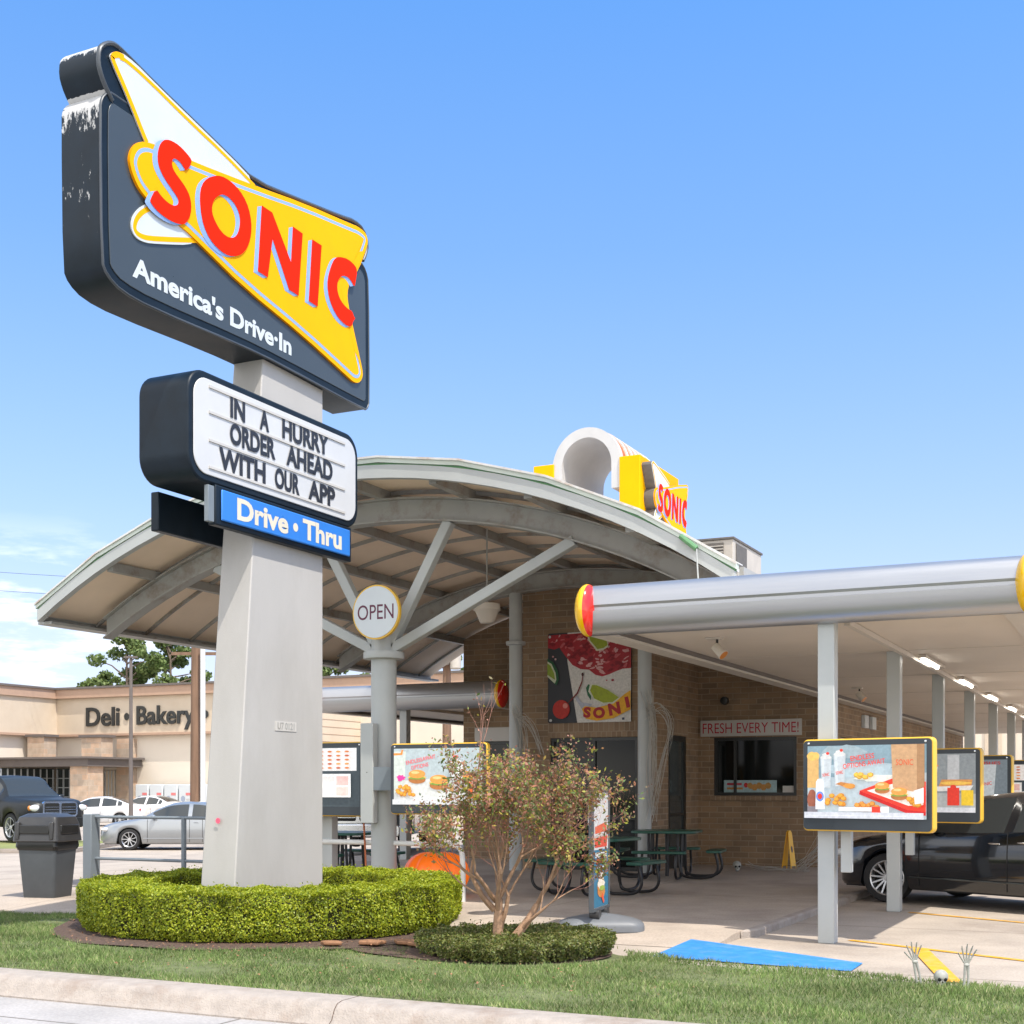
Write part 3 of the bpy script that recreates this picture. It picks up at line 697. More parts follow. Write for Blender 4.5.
def window_y(x0, x1, y, z0, z1, name='window', mull=(), par=B, inx=0.06):
    f = MB(); w_ = .06
    f.box((x0 + .002, y + .03, z0 + .002), (x1 - .002, y + .12, z0 + w_), 'frame_dk'); f.box((x0 + .002, y + .03, z1 - w_), (x1 - .002, y + .12, z1 - .002), 'frame_dk')
    f.box((x0 + .002, y + .031, z0 + w_), (x0 + w_, y + .119, z1 - w_), 'frame_dk'); f.box((x1 - w_, y + .031, z0 + w_), (x1 - .002, y + .119, z1 - w_), 'frame_dk')
    for mx_ in mull: f.box((mx_ - .025, y + .032, z0 + w_), (mx_ + .025, y + .118, z1 - w_), 'frame_dk')
    fo = f.build(name, par)
    g = MB(); g.box((x0 + w_, y + .07, z0 + w_), (x1 - w_, y + .085, z1 - w_), 'glass'); g.build('pane', fo)
    return fo
window_y(-7.42, -5.86, 24.0, 1.36, 2.44, mull=(-7.02,))
window_y(-12.2, -10.75, 24.0, 1.36, 2.44, mull=(-11.5,))
d1 = window_y(-9.62, -7.98, 21.45, .07, 2.38, 'door', mull=(-8.8,))
mb = MB(); mb.box((-9.56, 21.478, .95), (-8.04, 21.50, 1.03), 'frame_dk')
for x in (-8.88, -8.72): mb.tube([(x, 21.44, .85), (x, 21.44, 1.25)], .014, 'chrome', 6)
mb.build('push_bar', d1)
f = MB(); f.box((-7.8, 22.302, .072), (-7.73, 22.40, 2.438), 'frame_dk'); f.box((-7.8, 23.2, .072), (-7.73, 23.298, 2.438), 'frame_dk'); f.box((-7.8, 22.40, 2.34), (-7.73, 23.2, 2.438), 'frame_dk'); f.box((-7.8, 22.40, .072), (-7.73, 23.2, .30), 'frame_dk')
f.box((-7.79, 22.40, 1.0), (-7.74, 23.2, 1.05), 'frame_dk')
d2 = f.build('door', B)
g = MB(); g.box((-7.775, 22.40, .3), (-7.76, 23.2, 2.34), 'glass_grey'); g.build('pane', d2)
f = MB(); f.box((-5.46, 25.302, 1.302), (-5.40, 26.498, 2.468), 'glass'); f.build('window', B)
# small wall fittings
mb = MB(); mb.lathe([(.0, -.10), (.07, -.09), (.08, -.02), (.08, 0)], (-7.2, 24.0, 3.12), 'frame_dk', 14, axis='y'); mb.build('wall_camera', B)
for y in (27.3, 28.1):
    mb = MB(); mb.box((-5.349, y, 2.72), (-5.27, y + .4, 2.98), 'swhite'); mb.build('wall_speaker', B, bevel=.01)

# ------------------------------------------------------------------ vault
V = thing('curved_patio_canopy', 'big arched grey steel canopy with tan underside in front of the brick building', 'canopy', (-9, 14.8, .07))
def arc_band(mb, y0, y1, ot, ob, x0, x1, m, n=28, end=None):
    xs = np.linspace(x0, x1, n + 1); vs = []
    for x in xs:
        zt, zb = vz(x) + ot, vz(x) + ob
        vs += [(x, y0, zb), (x, y0, zt), (x, y1, zt), (x, y1, zb)]
    fs = [(4 * i + j, 4 * i + 4 + j, 4 * i + 4 + (j + 1) % 4, 4 * i + (j + 1) % 4) for i in range(n) for j in range(4)]
    fs += [(0, 1, 2, 3), tuple(4 * n + q for q in (3, 2, 1, 0))]
    mb.add(vs, fs, m)
mb = MB(); arc_band(mb, 13.84, 24.95, .0, -.05, -14, -4, 'roofwhite', 22); mb.build('roof', V)
mb = MB(); arc_band(mb, 13.85, 24.9, -.053, -.075, -13.95, -4.05, 'soffit', 40); mb.build('roof_underside', V)
mb = MB(); arc_band(mb, 13.72, 13.838, .09, .022, -13.97, -4.0, 'mint', 9)
arc_band(mb, 13.70, 13.719, .10, .075, -13.98, -3.99, 'roofwhite', 9)
arc_band(mb, 13.76, 13.95, .105, .092, -13.98, -3.99, 'roofwhite', 9)
mb.build('roof_edge', V)
mb = MB(); arc_band(mb, 13.745, 13.835, .019, -.006, -13.95, -4.02, 'green_edge', 28); mb.build('edge_strip', V)
mb = MB(); arc_band(mb, 13.73, 13.83, -.008, -.165, -13.95, -4.02, 'steel', 28); mb.build('rim_beam', V)
for s, x in ((-1, -14.0), (1, -4.0)):
    mb = MB(); z = vz(x); mb.box((min(x, x + s * .05), 13.85, z - .16), (max(x, x + s * .05), 24.95, z + .06), 'steel_dk')
    mb.box((x - .2 if s > 0 else x, 13.852, z - .16), (x if s > 0 else x + .2, 24.94, z - .12), 'steel_dk')
    mb.build('eave_beam', V)
for y in (14.8, 20.9):
    mb = MB(); arc_band(mb, y - .02, y + .02, -.22, -.48, -13.66, -4.34, 'steel_dk', 28)
    arc_band(mb, y - .10, y + .10, -.198, -.219, -13.66, -4.34, 'steel_dk', 28); arc_band(mb, y - .10, y + .10, -.481, -.502, -13.66, -4.34, 'steel_dk', 28)
    mb.build('arched_beam', V)
for x in (-12.75, -11.5, -10.25, -9.0, -7.75, -6.5, -5.25):
    z = vz(x); mb = MB()
    sl = math.atan((vz(x + .05) - vz(x - .05)) / .1)
    mb.beam((x, 13.86, z - .14), (x, 24.9, z - .14), .10, .125, 'steel_dk'); mb.build('purlin', V)
mb = MB()
for y in np.arange(14.9, 24.8, 1.05): arc_band(mb, y - .02, y + .02, -.076, -.125, -13.95, -4.05, 'steel_dk', 40)
mb.build('underside_rib', V)
mb = MB()
mb.lathe([(.19, .07), (.19, .12), (.165, .13), (.165, 3.16), (.26, 3.17), (.265, 3.19), (.265, 3.24), (.26, 3.26), (.165, 3.27), (.15, 3.5), (.1, 3.56)], (-9, 14.8, 0), 'steel', 36)
mb.build('column', V, angle=40)
for dx in (-2.69, -.97, .97, 2.69):
    mb = MB(); mb.beam((-9 + math.copysign(.05, dx), 14.8, 3.25), (-9 + dx, 14.8, vz(-9 + dx) - .49), .13, .13, 'steel', up=(0, 1, 0)); mb.build('strut', V, bevel=.01)
for x in (-10.03, -7.65):
    mb = MB(); mb.lathe([(.115, .07), (.115, 3.98), (.17, 3.99), (.17, 4.05), (.115, 4.06), (.115, vz(x) - .49)], (x, 20.9, 0), 'steel', 24)
    mb.build('post', V, angle=40)
# rust streaks on rim are in the materials; drip bracket at the right end of the gutter
mb = MB(); mb.tube([(-4.6, 13.68, vz(-4.6) + .02), (-4.42, 13.68, vz(-4.42) - .02)], .03, 'green_edge', 8); mb.tube([(-4.42, 13.68, vz(-4.42) - .02), (-4.40, 13.68, vz(-4.4) - .35)], .009, 'steel', 6); mb.build('gutter_outlet', V)

# pendant lamp
t = thing('pendant_lamp', 'cream bell-shaped lamp hanging on a thin rod under the arched roof', 'lamp', (-8.87, 17.5, 5.2))
mb = MB(); mb.tube([(-8.87, 17.5, 4.2), (-8.87, 17.5, 5.33)], .012, 'steel', 6); mb.build('rod', t)
mb = MB(); mb.lathe([(.05, 4.24), (.19, 4.21), (.20, 4.12), (.17, 4.10), (.11, 3.95), (.09, 3.93), (0, 3.93)], (-8.87, 17.5, 0), 'lamp_white', 24); mb.build('lamp_shade', t, angle=50)

# OPEN disc
t = thing('open_sign', 'round white OPEN disc with thin yellow rim on top of the round grey column', 'sign', (-9.0, 14.4, 3.70))
fr = ((-8.85, 14.38, 3.72), (1, 0, 0), (0, 0, 1), (0, -1, 0))
mb = MB(); mb.prism(ellp(0, 0, .345, .345, 48), fr, -.03, .02, 'hous_yellow'); mb.prism(ellp(0, 0, .325, .325, 48), fr, .021, .028, 'swhite'); mb.build('disc', t)
mb = MB(); text(mb, 'OPEN', fr, -.265, -.095, .265, .095, .029, am((.12, .03, .06)), bold=0.004); mb.build('lettering', t, merge=False)
mb = MB(); mb.tube([(-8.86, 14.41, 3.5), (-8.97, 14.75, 3.45)], .02, 'steel', 8); mb.build('bracket', t)

# ------------------------------------------------------------------ drive-in canopies
def drive_canopy(x0, x1, y0, y1, zb, label, cols_x, cols_y):
    t = thing('drive_in_canopy', label, 'canopy', ((x0 + x1) / 2, y0, 0))
    mb = MB(); mb.box((x0 + .06, y0 + .12, zb + .08), (x1 - .06, y1, zb + .14), 'canopy_soffit')
    mb.box((x0, y0 + .12, zb), (x0 + .22, y1, zb + .078), 'trim'); mb.box((x1 - .22, y0 + .12, zb), (x1, y1, zb + .078), 'trim')
    mb.box((x0 + .222, y0 + .13, zb + .03), (x0 + .245, y1, zb + .0785), 'store_dk')
    for i in range(1, int((y1 - y0) / 3.66) + 1): mb.box((x0 + .23, y0 + .12 + i * 3.66, zb + .076), (x1 - .23, y0 + .128 + i * 3.66, zb + .0795), 'trim')
    mb.build('soffit', t, smooth=False)
    mb = MB(); mb.box((x0, y0 + .12, zb + .142), (x1, y1, zb + .46), 'trim'); mb.build('roof', t)
    prof = []
    for a in np.linspace(-90, -6, 9): prof.append((y0 + .10 - .16 * math.cos(R(a)), zb + .265 + .265 * math.sin(R(a)) ))
    prof += [(y0 - .035, zb + .245), (y0 - .035, zb + .275)]
    for a in np.linspace(6, 90, 9): prof.append((y0 + .10 - .15 * math.cos(R(a)), zb + .275 + .245 * math.sin(R(a)) ))
    prof += [(y0 + .12, zb + .52), (y0 + .12, zb)]
    mb = MB(); k = len(prof); vs = [(x0, a, b) for a, b in prof] + [(x1, a, b) for a, b in prof]
    mb.add(vs, [(j, (j + 1) % k, k + (j + 1) % k, k + j) for j in range(k)] + [list(range(k))[::-1], list(range(k, 2 * k))], 'alu')
    mb.build('fascia', t, angle=25)
    for x in (x0, x1):
        mb = MB(); mb.ell((x, y0 + .06, zb + .262), (.12, .23, .275), 'cap_yellow', 32, 16, split=('cap_yellow', 'cap_red'))
        # ellipsoid axis runs along x: yellow outer-left half, red right half
        mb.build('end_cap', t, angle=60)
    for y in cols_y:
        mb = MB(); mb.box((cols_x - .08, y - .085, 0), (cols_x + .08, y + .085, zb + .08), 'steel'); mb.build('column', t, bevel=.008)
    mb = MB()
    mb.box((cols_x + .10, y0 + .5, zb + .02), (cols_x + .16, y1 - .1, zb + .074), 'trim'); mb.build('conduit', t)
    return t
drive_canopy(-5.3, -1.02, 12.72, 43, 3.08, 'silver-fronted flat drive-in canopy over the parking stalls at the right', -2.855, [12.94 + 3.66 * i for i in range(9)])
drive_canopy(-15.5, -11.3, 22.85, 43, 3.05, 'silver-fronted flat drive-in canopy behind the round column, left of the building', -13.55, [23.1 + 3.66 * i for i in range(5)])
tubes = []
for i in range(1, 7):
    y = 12.94 + 3.66 * i + .45
    t = thing('light_tube', 'lit white fluorescent tube under the right canopy, %s' % ['nearest the street of the row', 'second of the row from the street', 'third of the row from the street', 'fourth of the row from the street', 'fifth of the row from the street', 'farthest of the row from the street'][i - 1], 'lamp', (-2.60, y, 3.14), group='tube lights in a row under the right canopy')
    mb = MB(); mb.box((-2.65, y, 3.115), (-2.55, y + 1.7, 3.152), 'trim'); mb.build('batten', t)
    mb = MB(); mb.tube([(-2.60, y + .04, 3.095), (-2.60, y + 1.3, 3.095)], .022, 'tube', 10); mb.build('tube', t)
for (x, y), lb in (((-4.35, 14.2), 'small beige spotlight under the canopy corner nearest the street'), ((-4.4, 22.3), 'small beige spotlight under the canopy beside the far brick wall')):
    t = thing('spotlight', lb, 'lamp', (x, y, 3.16), group='spotlights under the right canopy')
    mb = MB(); mb.box((x - .12, y - .06, 3.14), (x + .05, y + .06, 3.158), 'trim'); mb.tube([(x, y, 3.15), (x, y, 3.06)], .014, 'frame_dk', 6); mb.build('mount', t)
    M4 = Matrix.Translation((x + .02, y, 3.02)) @ Vector((.62, -.15, -.62)).to_track_quat('Z', 'Y').to_matrix().to_4x4()
    mb = MB(); mb.lathe([(.03, -.08), (.05, -.07), (.058, .07), (.06, .085)], (0, 0, 0), 'lamp_white', 18, M4=M4); mb.build('lamp_body', t)
    mb = MB(); mb.lathe([(.0, .087), (.055, .087), (.055, .08)], (0, 0, 0), 'amber', 18, M4=M4); mb.build('lens', t)

# ------------------------------------------------------------------ roof tower
T = thing('roof_tower', 'grey horseshoe arch with yellow side blocks standing on the roof', 'roof tower', (-9.15, 22.2, 5.4))
fr = ((-9.17, 22.05, 7.28), (1, 0, 0), (0, 0, 1), (0, -1, 0))
def shoe(r, zb, wdt):
    p = [(r * math.cos(a), r * math.sin(a)) for a in np.linspace(R(-8), R(188), 26)]
    return p
mb = MB()
o_ = [(.66 * math.cos(a), .68 * math.sin(a)) for a in np.linspace(0, PI, 26)]
i_ = [(.48 * math.cos(a), .50 * math.sin(a)) for a in np.linspace(0, PI, 26)]
o_ = [(.66, -.45)] + o_ + [(-.66, -.5), (-.60, -1.0), (-.40, -1.6)]
i_ = [(.48, -.45)] + i_ + [(-.47, -.45), (-.36, -.9), (-.16, -1.5)]
u_, v_, n_ = Vector((1, 0, 0)), Vector((0, 0, 1)), Vector((0, -1, 0)); oo = Vector(fr[0])
k = len(o_)
def rib(mb, pts_o, pts_i, d0, d1, m):
    P = lambda p, d: oo + u_ * p[0] + v_ * p[1] + n_ * d
    k = len(pts_o); vs = [P(p, d1) for p in pts_o] + [P(p, d1) for p in pts_i] + [P(p, d0) for p in pts_o] + [P(p, d0) for p in pts_i]
    fs = []
    for i in range(k - 1): fs += [(i, i + 1, k + i + 1, k + i), (2 * k + i, 2 * k + i + 1, i + 1, i), (k + i, k + i + 1, 3 * k + i + 1, 3 * k + i), (3 * k + i, 3 * k + i + 1, 2 * k + i + 1, 2 * k + i)]
    fs += [(0, k, 3 * k, 2 * k), (2 * k - 1, k - 1, 3 * k - 1, 4 * k - 1)]
    mb.add(vs, fs, m)
rib(mb, o_, i_, -.12, .02, 'grey_panel')
mb.build('arch_frame', T, angle=30)
mb = MB(); oo = Vector(fr[0])
rib(mb, [(a * .95, b * .95) for a, b in o_], [(a * 1.0, b * 1.0) for a, b in i_], -2.0, -.122, 'grey_panel'); mb.build('arch_lining', T, angle=30)
mb = MB()
top = [(a, b) for a, b in o_ if b >= -.01]
for i in range(6):
    d = -.32 - i * .30
    rib(mb, [(a * 1.02, b * 1.02) for a, b in top], [(a * .955, b * .955) for a, b in top], d - .10, d, 'roofwhite')
mb.build('white_ridge', T, angle=30)
mb = MB()
for i in range(6):
    d = -.122 - i * .30
    rib(mb, [(a * .975, b * .975) for a, b in top], [(a * .952, b * .952) for a, b in top], d - .198, d, 'rust')
mb.build('rusty_band', T, angle=30)
for a, b in ((-8.53, -8.14), (-10.2, -9.80)):
    mb = MB(); mb.box((a, 22.0, 5.1), (b, 24.1, 7.36), 'yellow'); mb.build('yellow_block', T, bevel=.01)

t = thing('rooftop_air_unit', 'beige air handling box with dark louvres on the roof right of the arch', 'air conditioner', (-8.6, 27.5, 4.0))
mb = MB(); mb.box((-9.6, 26.9, 4.0), (-7.9, 29.1, 6.68), 'hvac'); mb.box((-9.63, 26.87, 6.68), (-7.87, 29.13, 6.73), 'hvac_dk'); mb.build('housing', t, bevel=.01)
mb = MB(); mb.box((-9.5, 26.88, 6.0), (-8.1, 26.905, 6.62), 'hvac_dk'); mb.box((-7.905, 27.1, 5.9), (-7.885, 27.9, 6.62), 'hvac_dk')
for i in range(9): mb.box((-9.5, 26.86, 6.02 + i * .065), (-8.1, 26.885, 6.04 + i * .065), 'hvac')
mb.build('louvre', t)

# ================================================================== PYLON SIGN
t = thing('pylon_sign', 'tall roadside sign: black and yellow cabinet and white letter board on a grey stucco pylon', 'sign', (-8.48, 11.6, 0))
mb = MB()
q = [(-8.27, 12.31), (-8.68, 12.31)]
vs = [(-8.27, 10.70, -.02), (-8.27, 12.31, -.02), (-8.70, 12.31, -.02), (-8.70, 10.70, -.02), (-8.27, 11.22, 6.0), (-8.27, 12.31, 6.0), (-8.64, 12.31, 6.0), (-8.64, 11.22, 6.0)]
mb.add(vs, [(0, 1, 5, 4), (1, 2, 6, 5), (2, 3, 7, 6), (3, 0, 4, 7), (4, 5, 6, 7)], 'stucco')
mb.build('pylon', t, bevel=.012)
def logo(parent_root, fr, mirror=False, small=False):
    """layers of the sign face; fr maps (y,z) of the big sign"""
    def P(name, build, ps, bev=0):
        mb_ = MB(); build(mb_); return mb_.build(name, ps, bevel=bev, angle=30)
    wing, lobe, bow = smooth(SG['wing'], 1), smooth(SG['lobe'], 2), smooth(SG['bow'], 1)
    def w_(m_):
        for j, s in enumerate((wing, lobe)):
            m_.prism(s, fr, .034, .046 + j * .001, 'swhite')

    P('white_wing', w_, parent_root)
    def y_(m_):
        wl = smooth([(9.34, 7.30), (9.294, 7.351), (9.09, 7.619), (8.884, 7.849), (8.897, 7.89), (8.932, 7.922), (8.984, 7.951), (9.06, 7.96)], 2, False)
        wr = smooth([(9.0, 7.955), (9.09, 7.97), (9.363, 7.937), (9.945, 7.82), (10.469, 7.732), (10.96, 7.62)], 1, False)
        ribbon(m_, wl, 0, -.05, fr, .0482, 'yellow'); ribbon(m_, wr, -.03, -.065, fr, .0486, 'yellow')
        ll = smooth([(9.5, 6.835), (9.317, 6.745), (9.189, 6.616), (9.144, 6.49), (9.189, 6.413), (9.294, 6.398), (9.457, 6.439), (10.098, 6.662)], 2, False)
        ribbon(m_, ll, .02, .065, fr, .0482, 'yellow')
    P('yellow_outline', y_, parent_root)
    def b_(m_):
        m_.prism(bow, fr, .034, .062, 'yellow', 'yellow_deep')
        m_.flat(inset(bow, .05), fr, .0640, 'lblue'); m_.flat(inset(bow, .085), fr, .0655, 'yellow')
        # the clipped right side carries no stripe
        m_.flat([(12.60, 6.95), (12.70, 6.75), (12.90, 6.33), (12.78, 6.45), (12.5, 7.05), (12.62, 7.3), (12.9, 7.62), (13.0, 7.66), (12.84, 7.40), (12.66, 7.17)], fr, .0668, 'yellow')
    P('yellow_bowtie', b_, parent_root)
    def l_(m_):
        for j in range(5):
            dy, dz = -.062 * (1 - j / 5), -.030 * (1 - j / 5)
            for k_ in 'SNIC':
                m_.prism([(a + dy, b + dz) for a, b in (SG[k_] if k_ in 'NI' else smooth(SG[k_], 1))], fr, .067 + j * .0012, .068 + j * .0012, 'lblue')
            m_.ring([(a + dy, b + dz) for a, b in smooth(SG['O'], 1)], [(a + dy, b + dz) for a, b in smooth(SG['Oi'], 1)], fr, .067 + j * .0012, .068 + j * .0012, 'lblue')
    P('letter_returns', l_, parent_root)
    def r_(m_):
        for k_ in 'SNIC': m_.prism(SG[k_] if k_ in 'NI' else smooth(SG[k_], 1), fr, .0735, .079, 'red')
        m_.ring(smooth(SG['O'], 1), smooth(SG['Oi'], 1), fr, .0735, .079, 'red')
    P('lettering', r_, parent_root)
fr = FX(-8.2)
mb = MB(); wing = smooth(SG['wingcab'], 1); box = smooth(SG['boxcab'], 1)
mb.prism(box, fr, -.45, 0, 'cabinet'); mb.prism(wing, fr, -.447, .004, 'cabinet')
cab = mb.build('cabinet', t, angle=30)
mb = MB()
for o_ in (box, wing):
    pts = [(-8.2 + .002, a, b) for a, b in o_]; pts.append(pts[0])
    if o_ is wing: pts = [p for p in pts if p[2] > 7.45 or p[1] > 12.9]; 
mb.tube([(-8.204, a, b) for a, b in box] + [(-8.204, *box[0])], .013, 'rim', 6, caps=False)
w2 = [p for p in wing if (p[1] > 7.45)]
i0 = max(range(len(wing)), key=lambda i: 0 if wing[i][1] < 7.45 else -1)
# start the run at the first point after the hidden stretch
idx = [i for i in range(len(wing)) if wing[i][1] >= 7.45 and wing[i - 1][1] < 7.45][0]
run = [wing[(idx + j) % len(wing)] for j in range(len(w2))]
mb.tube([(-8.196, a, b) for a, b in run], .022, 'rim', 6)
mb.build('retainer_rim', t, angle=60)
mb = MB(); mb.prism(smooth(inset([(8.86, 7.50), (8.95, 7.545), (12.96, 7.50), (13.07, 7.44), (13.12, 7.33), (13.13, 5.99), (13.10, 5.93), (13.05, 5.89), (11.4, 5.93), (10.7, 5.93), (9.44, 5.885), (9.05, 5.91), (8.90, 5.98), (8.84, 6.07), (8.82, 7.36)], .055), 1), fr, 0, .009, 'face_dark'); mb.build('dark_face', t, bevel=.006)
logo(t, FX(-8.2235))
mb = MB(); text(mb, "America's Drive·In", fr, 9.18, 6.05, 11.60, 6.245, .0125, 'swhite', bold=.036)
mb.build('slogan_lettering', t, merge=False)

# letter board
fr = FX(-8.2)
mb = MB(); mb.prism(rrect(9.95, 4.44, 12.92, 5.50, .24, 8), fr, -.60, 0, 'cabinet'); mb.build('letter_board_cabinet', t, bevel=.02)
mb = MB(); mb.prism(rrect(10.02, 4.51, 12.85, 5.43, .19, 8), fr, 0, .012, 'reader'); mb.build('letter_board_face', t, bevel=.006)
mb = MB()
for z in (5.35, 5.105, 4.835, 4.575): mb.box((-8.188, 10.24, z), (-8.176, 12.62, z + .024), 'track')
mb.build('letter_track', t)
mb = MB()
def words(mb, parts, z0, z1):
    for w_, a, b in parts: text(mb, w_, fr, a, z0, b, z1, .02, 'black', bold=.036)
words(mb, [('IN', 10.565, 10.80), ('A', 11.04, 11.20), ('HURRY', 11.43, 12.29)], 5.145, 5.36)
words(mb, [('ORDER', 10.56, 11.31), ('AHEAD', 11.50, 12.37)], 4.885, 5.10)
words(mb, [('WITH', 10.39, 11.14), ('OUR', 11.30, 11.74), ('APP', 11.90, 12.42)], 4.60, 4.82)
mb.build('board_lettering', t, merge=False)
# thin strips behind each letter plate, a shade lighter than the board
# two small blade signs under the board
for x0, x1 in ((-8.27, -8.175), (-8.98, -8.88)):
    mb = MB(); mb.box((x0, 10.33, 4.05), (x1, 12.74, 4.438), 'cabinet'); s_ = mb.build('lower_cabinet', t, bevel=.012)
mb = MB(); mb.box((-8.174, 10.40, 4.10), (-8.15, 12.68, 4.40), 'blue'); mb.build('blue_face', t, bevel=.02)
mb = MB(); fb = FX(-8.15)
text(mb, 'Drive', fb, 10.63, 4.145, 11.49, 4.365, .002, 'cream_text', bold=.035); text(mb, 'Thru', fb, 11.75, 4.145, 12.50, 4.365, .002, 'cream_text', bold=.035)
mb.flat(ellp(11.62, 4.245, .045, .045, 20), fb, .002, 'cream_text'); mb.build('blue_face_lettering', t, merge=False)
mb = MB(); mb.box((-8.24, 10.235, 4.07), (-8.19, 10.328, 4.42), 'fence_grey'); mb.build('junction_box', t, bevel=.005)
mb = MB(); fp = FX(-8.268)
mb.box((-8.27, 11.42, 2.10), (-8.264, 11.80, 2.20), 'track')
text(mb, 'U7 0121', FX(-8.263), 11.46, 2.115, 11.76, 2.19, .001, 'steel_dk', bold=.02); mb.build('number_plate', t, merge=False)
mb = MB(); mb.flat(ellp(-8.50, 1.17, .03, .03, 12), FY(10.785), 0.01, am((.8, .12, .2))); mb.build('pink_sticker', t)

# small copy of the sign on the roof tower
SGc = SG
t2 = thing('roof_sign', 'small yellow and white shaped sign on the yellow side of the roof tower', 'sign', (-7.95, 23.2, 6.6))
k_ = 1.95 / 4.15; y0_, z0_ = 22.12 - 8.98 * k_, 7.26 - 7.97 * (1.30 / 1.9)
fr2 = ((-7.99, y0_, z0_), (0, k_, 0), (0, 0, 1.30 / 1.9), (1, 0, 0))
mb = MB()
mb.prism(smooth(SG['wing'], 1), fr2, -.15, .036, 'hvac_dk'); mb.prism(smooth(SG['lobe'], 2), fr2, -.152, .035, 'hvac_dk'); mb.prism(smooth(SG['bow'], 1), fr2, -.148, .033, 'hvac_dk')
mb.build('cabinet', t2, angle=30)
logo(t2, fr2)

# ================================================================== PRINTED PANELS
def art(mb, fr, W, H, items, d0=.001, em=0.0, step=.0006, bold=.012):
    """items in 0..1 coordinates of the panel, back to front"""
    d = d0
    for it in items:
        k_ = it[0]; c = am(it[-1], em)
        if k_ == 'r': mb.flat([(it[1] * W, it[2] * H), (it[3] * W, it[2] * H), (it[3] * W, it[4] * H), (it[1] * W, it[4] * H)], fr, d, c)
        elif k_ == 'e': mb.flat(ellp(it[1] * W, it[2] * H, it[3] * W, it[4] * H, 18, jag=it[5] if len(it) > 6 else 0), fr, d, c)
        elif k_ == 'p': mb.flat([(a * W, b * H) for a, b in it[1]], fr, d, c)
        elif k_ == 't': text(mb, it[1], fr, it[2] * W, it[3] * H, it[4] * W, it[5] * H, d, c, bold=bold, rot=it[6] if len(it) > 7 else 0)
        d += step
TEAL = (.22, .32, .37); PALE = (.42, .49, .52); RD = (.72, .05, .03); BR = (.50, .20, .06); GO = (.78, .36, .05); WH = (.62, .62, .60); KRAFT = (.50, .30, .16)
def burger(x, y, s=1):
    return [('e', x, y - .035 * s, .062 * s, .045 * s, (.42, .16, .05)), ('e', x, y - .01 * s, .066 * s, .020 * s, (.75, .48, .10)), ('e', x, y - .018 * s, .058 * s, .016 * s, (.20, .32, .06)), ('e', x, y + .028 * s, .060 * s, .048 * s, (.72, .30, .07)), ('e', x - .012 * s, y + .045 * s, .030 * s, .016 * s, (.86, .52, .22))]
def nuggets(x, y, n, sx, sy, col=GO):
    res = []
    for i in range(n):
        a = x + random.uniform(-sx, sx); b = y + random.uniform(-sy, sy)
        res += [('e', a, b, .026, .034, .12, (col[0] * .7, col[1] * .6, col[2] * .6)), ('e', a - .003, b + .006, .019, .024, .12, col)]
    return res
def cup(x, y, w_, h, c=(.50, .54, .56), lid=True):
    r_ = [('p', [(x - w_ * .38, y), (x + w_ * .38, y), (x + w_ * .5, y + h), (x - w_ * .5, y + h)], c), ('p', [(x - w_ * .30, y), (x - w_ * .12, y), (x - w_ * .18, y + h), (x - w_ * .42, y + h)], (min(1, c[0] * 1.15), min(1, c[1] * 1.15), min(1, c[2] * 1.15)))]
    if lid: r_ += [('e', x, y + h, w_ * .5, w_ * .28, WH), ('e', x, y + h + .03, w_ * .34, w_ * .30, .1, WH), ('e', x + w_ * .15, y + h + .055, .014, .02, RD)]
    r_ += [('t', 'SONIC', x - w_ * .3, y + h * .38, x + w_ * .3, y + h * .48, .15, RD)]
    return r_
random.seed(5)
ART1 = [('r', 0, 0, 1, 1, TEAL), ('p', [(0, .55), (1, .62), (1, .0), (0, .0)], PALE), ('e', .48, .66, .30, .10, .25, (.42, .52, .56)), ('e', .30, .90, .2, .1, .2, (.30, .38, .41)), ('e', .62, .55, .2, .05, .2, (.70, .74, .66)),
        ('r', 0, .42, .10, .84, (.62, .38, .14)), ('e', .05, .86, .06, .06, .1, (.75, .45, .12)), ('e', .04, .26, .04, .14, .05, (.30, .10, .06)), ('r', .0, .0, .09, .16, (.22, .2, .22))]
ART1 += cup(.165, .42, .10, .42) + cup(.285, .44, .105, .44)
ART1 += [('p', [(.075, .12), (.16, .12), (.15, .5), (.135, .54), (.095, .54), (.08, .5)], (.70, .72, .76)), ('e', .115, .30, .034, .07, (.15, .25, .6)), ('e', .115, .30, .02, .04, RD),
         ('p', [(.46, .38), (.74, .55), (1, .50), (1, .10), (.86, .12)], RD), ('p', [(.52, .38), (.75, .48), (.98, .42), (.98, .19), (.86, .18)], (.78, .74, .68)), ('p', [(.46, .38), (.86, .12), (1, .10), (1, .05), (.86, .07), (.455, .33)], (.52, .02, .02)),
         ('p', [(.735, .42), (.93, .36), (.975, .48), (.975, 1), (.72, 1)], KRAFT), ('p', [(.93, .36), (.99, .44), (.99, 1), (.93, 1)], (.36, .2, .1)), ('t', 'SONIC', .76, .72, .90, .80, .0, (.62, .12, .05)),
         ('p', [(.25, .47), (.28, .46), (.38, .40), (.42, .42), (.40, .47), (.30, .50)], BR), ('e', .37, .445, .05, .035, .1, (.66, .28, .06))]
ART1 += nuggets(.26, .25, 12, .075, .07) + nuggets(.50, .58, 5, .06, .02, (.8, .5, .08)) + nuggets(.54, .17, 8, .09, .035, (.72, .30, .06))
ART1 += burger(.66, .42, 1) + burger(.80, .34, 1.1) + nuggets(.92, .24, 7, .035, .05)
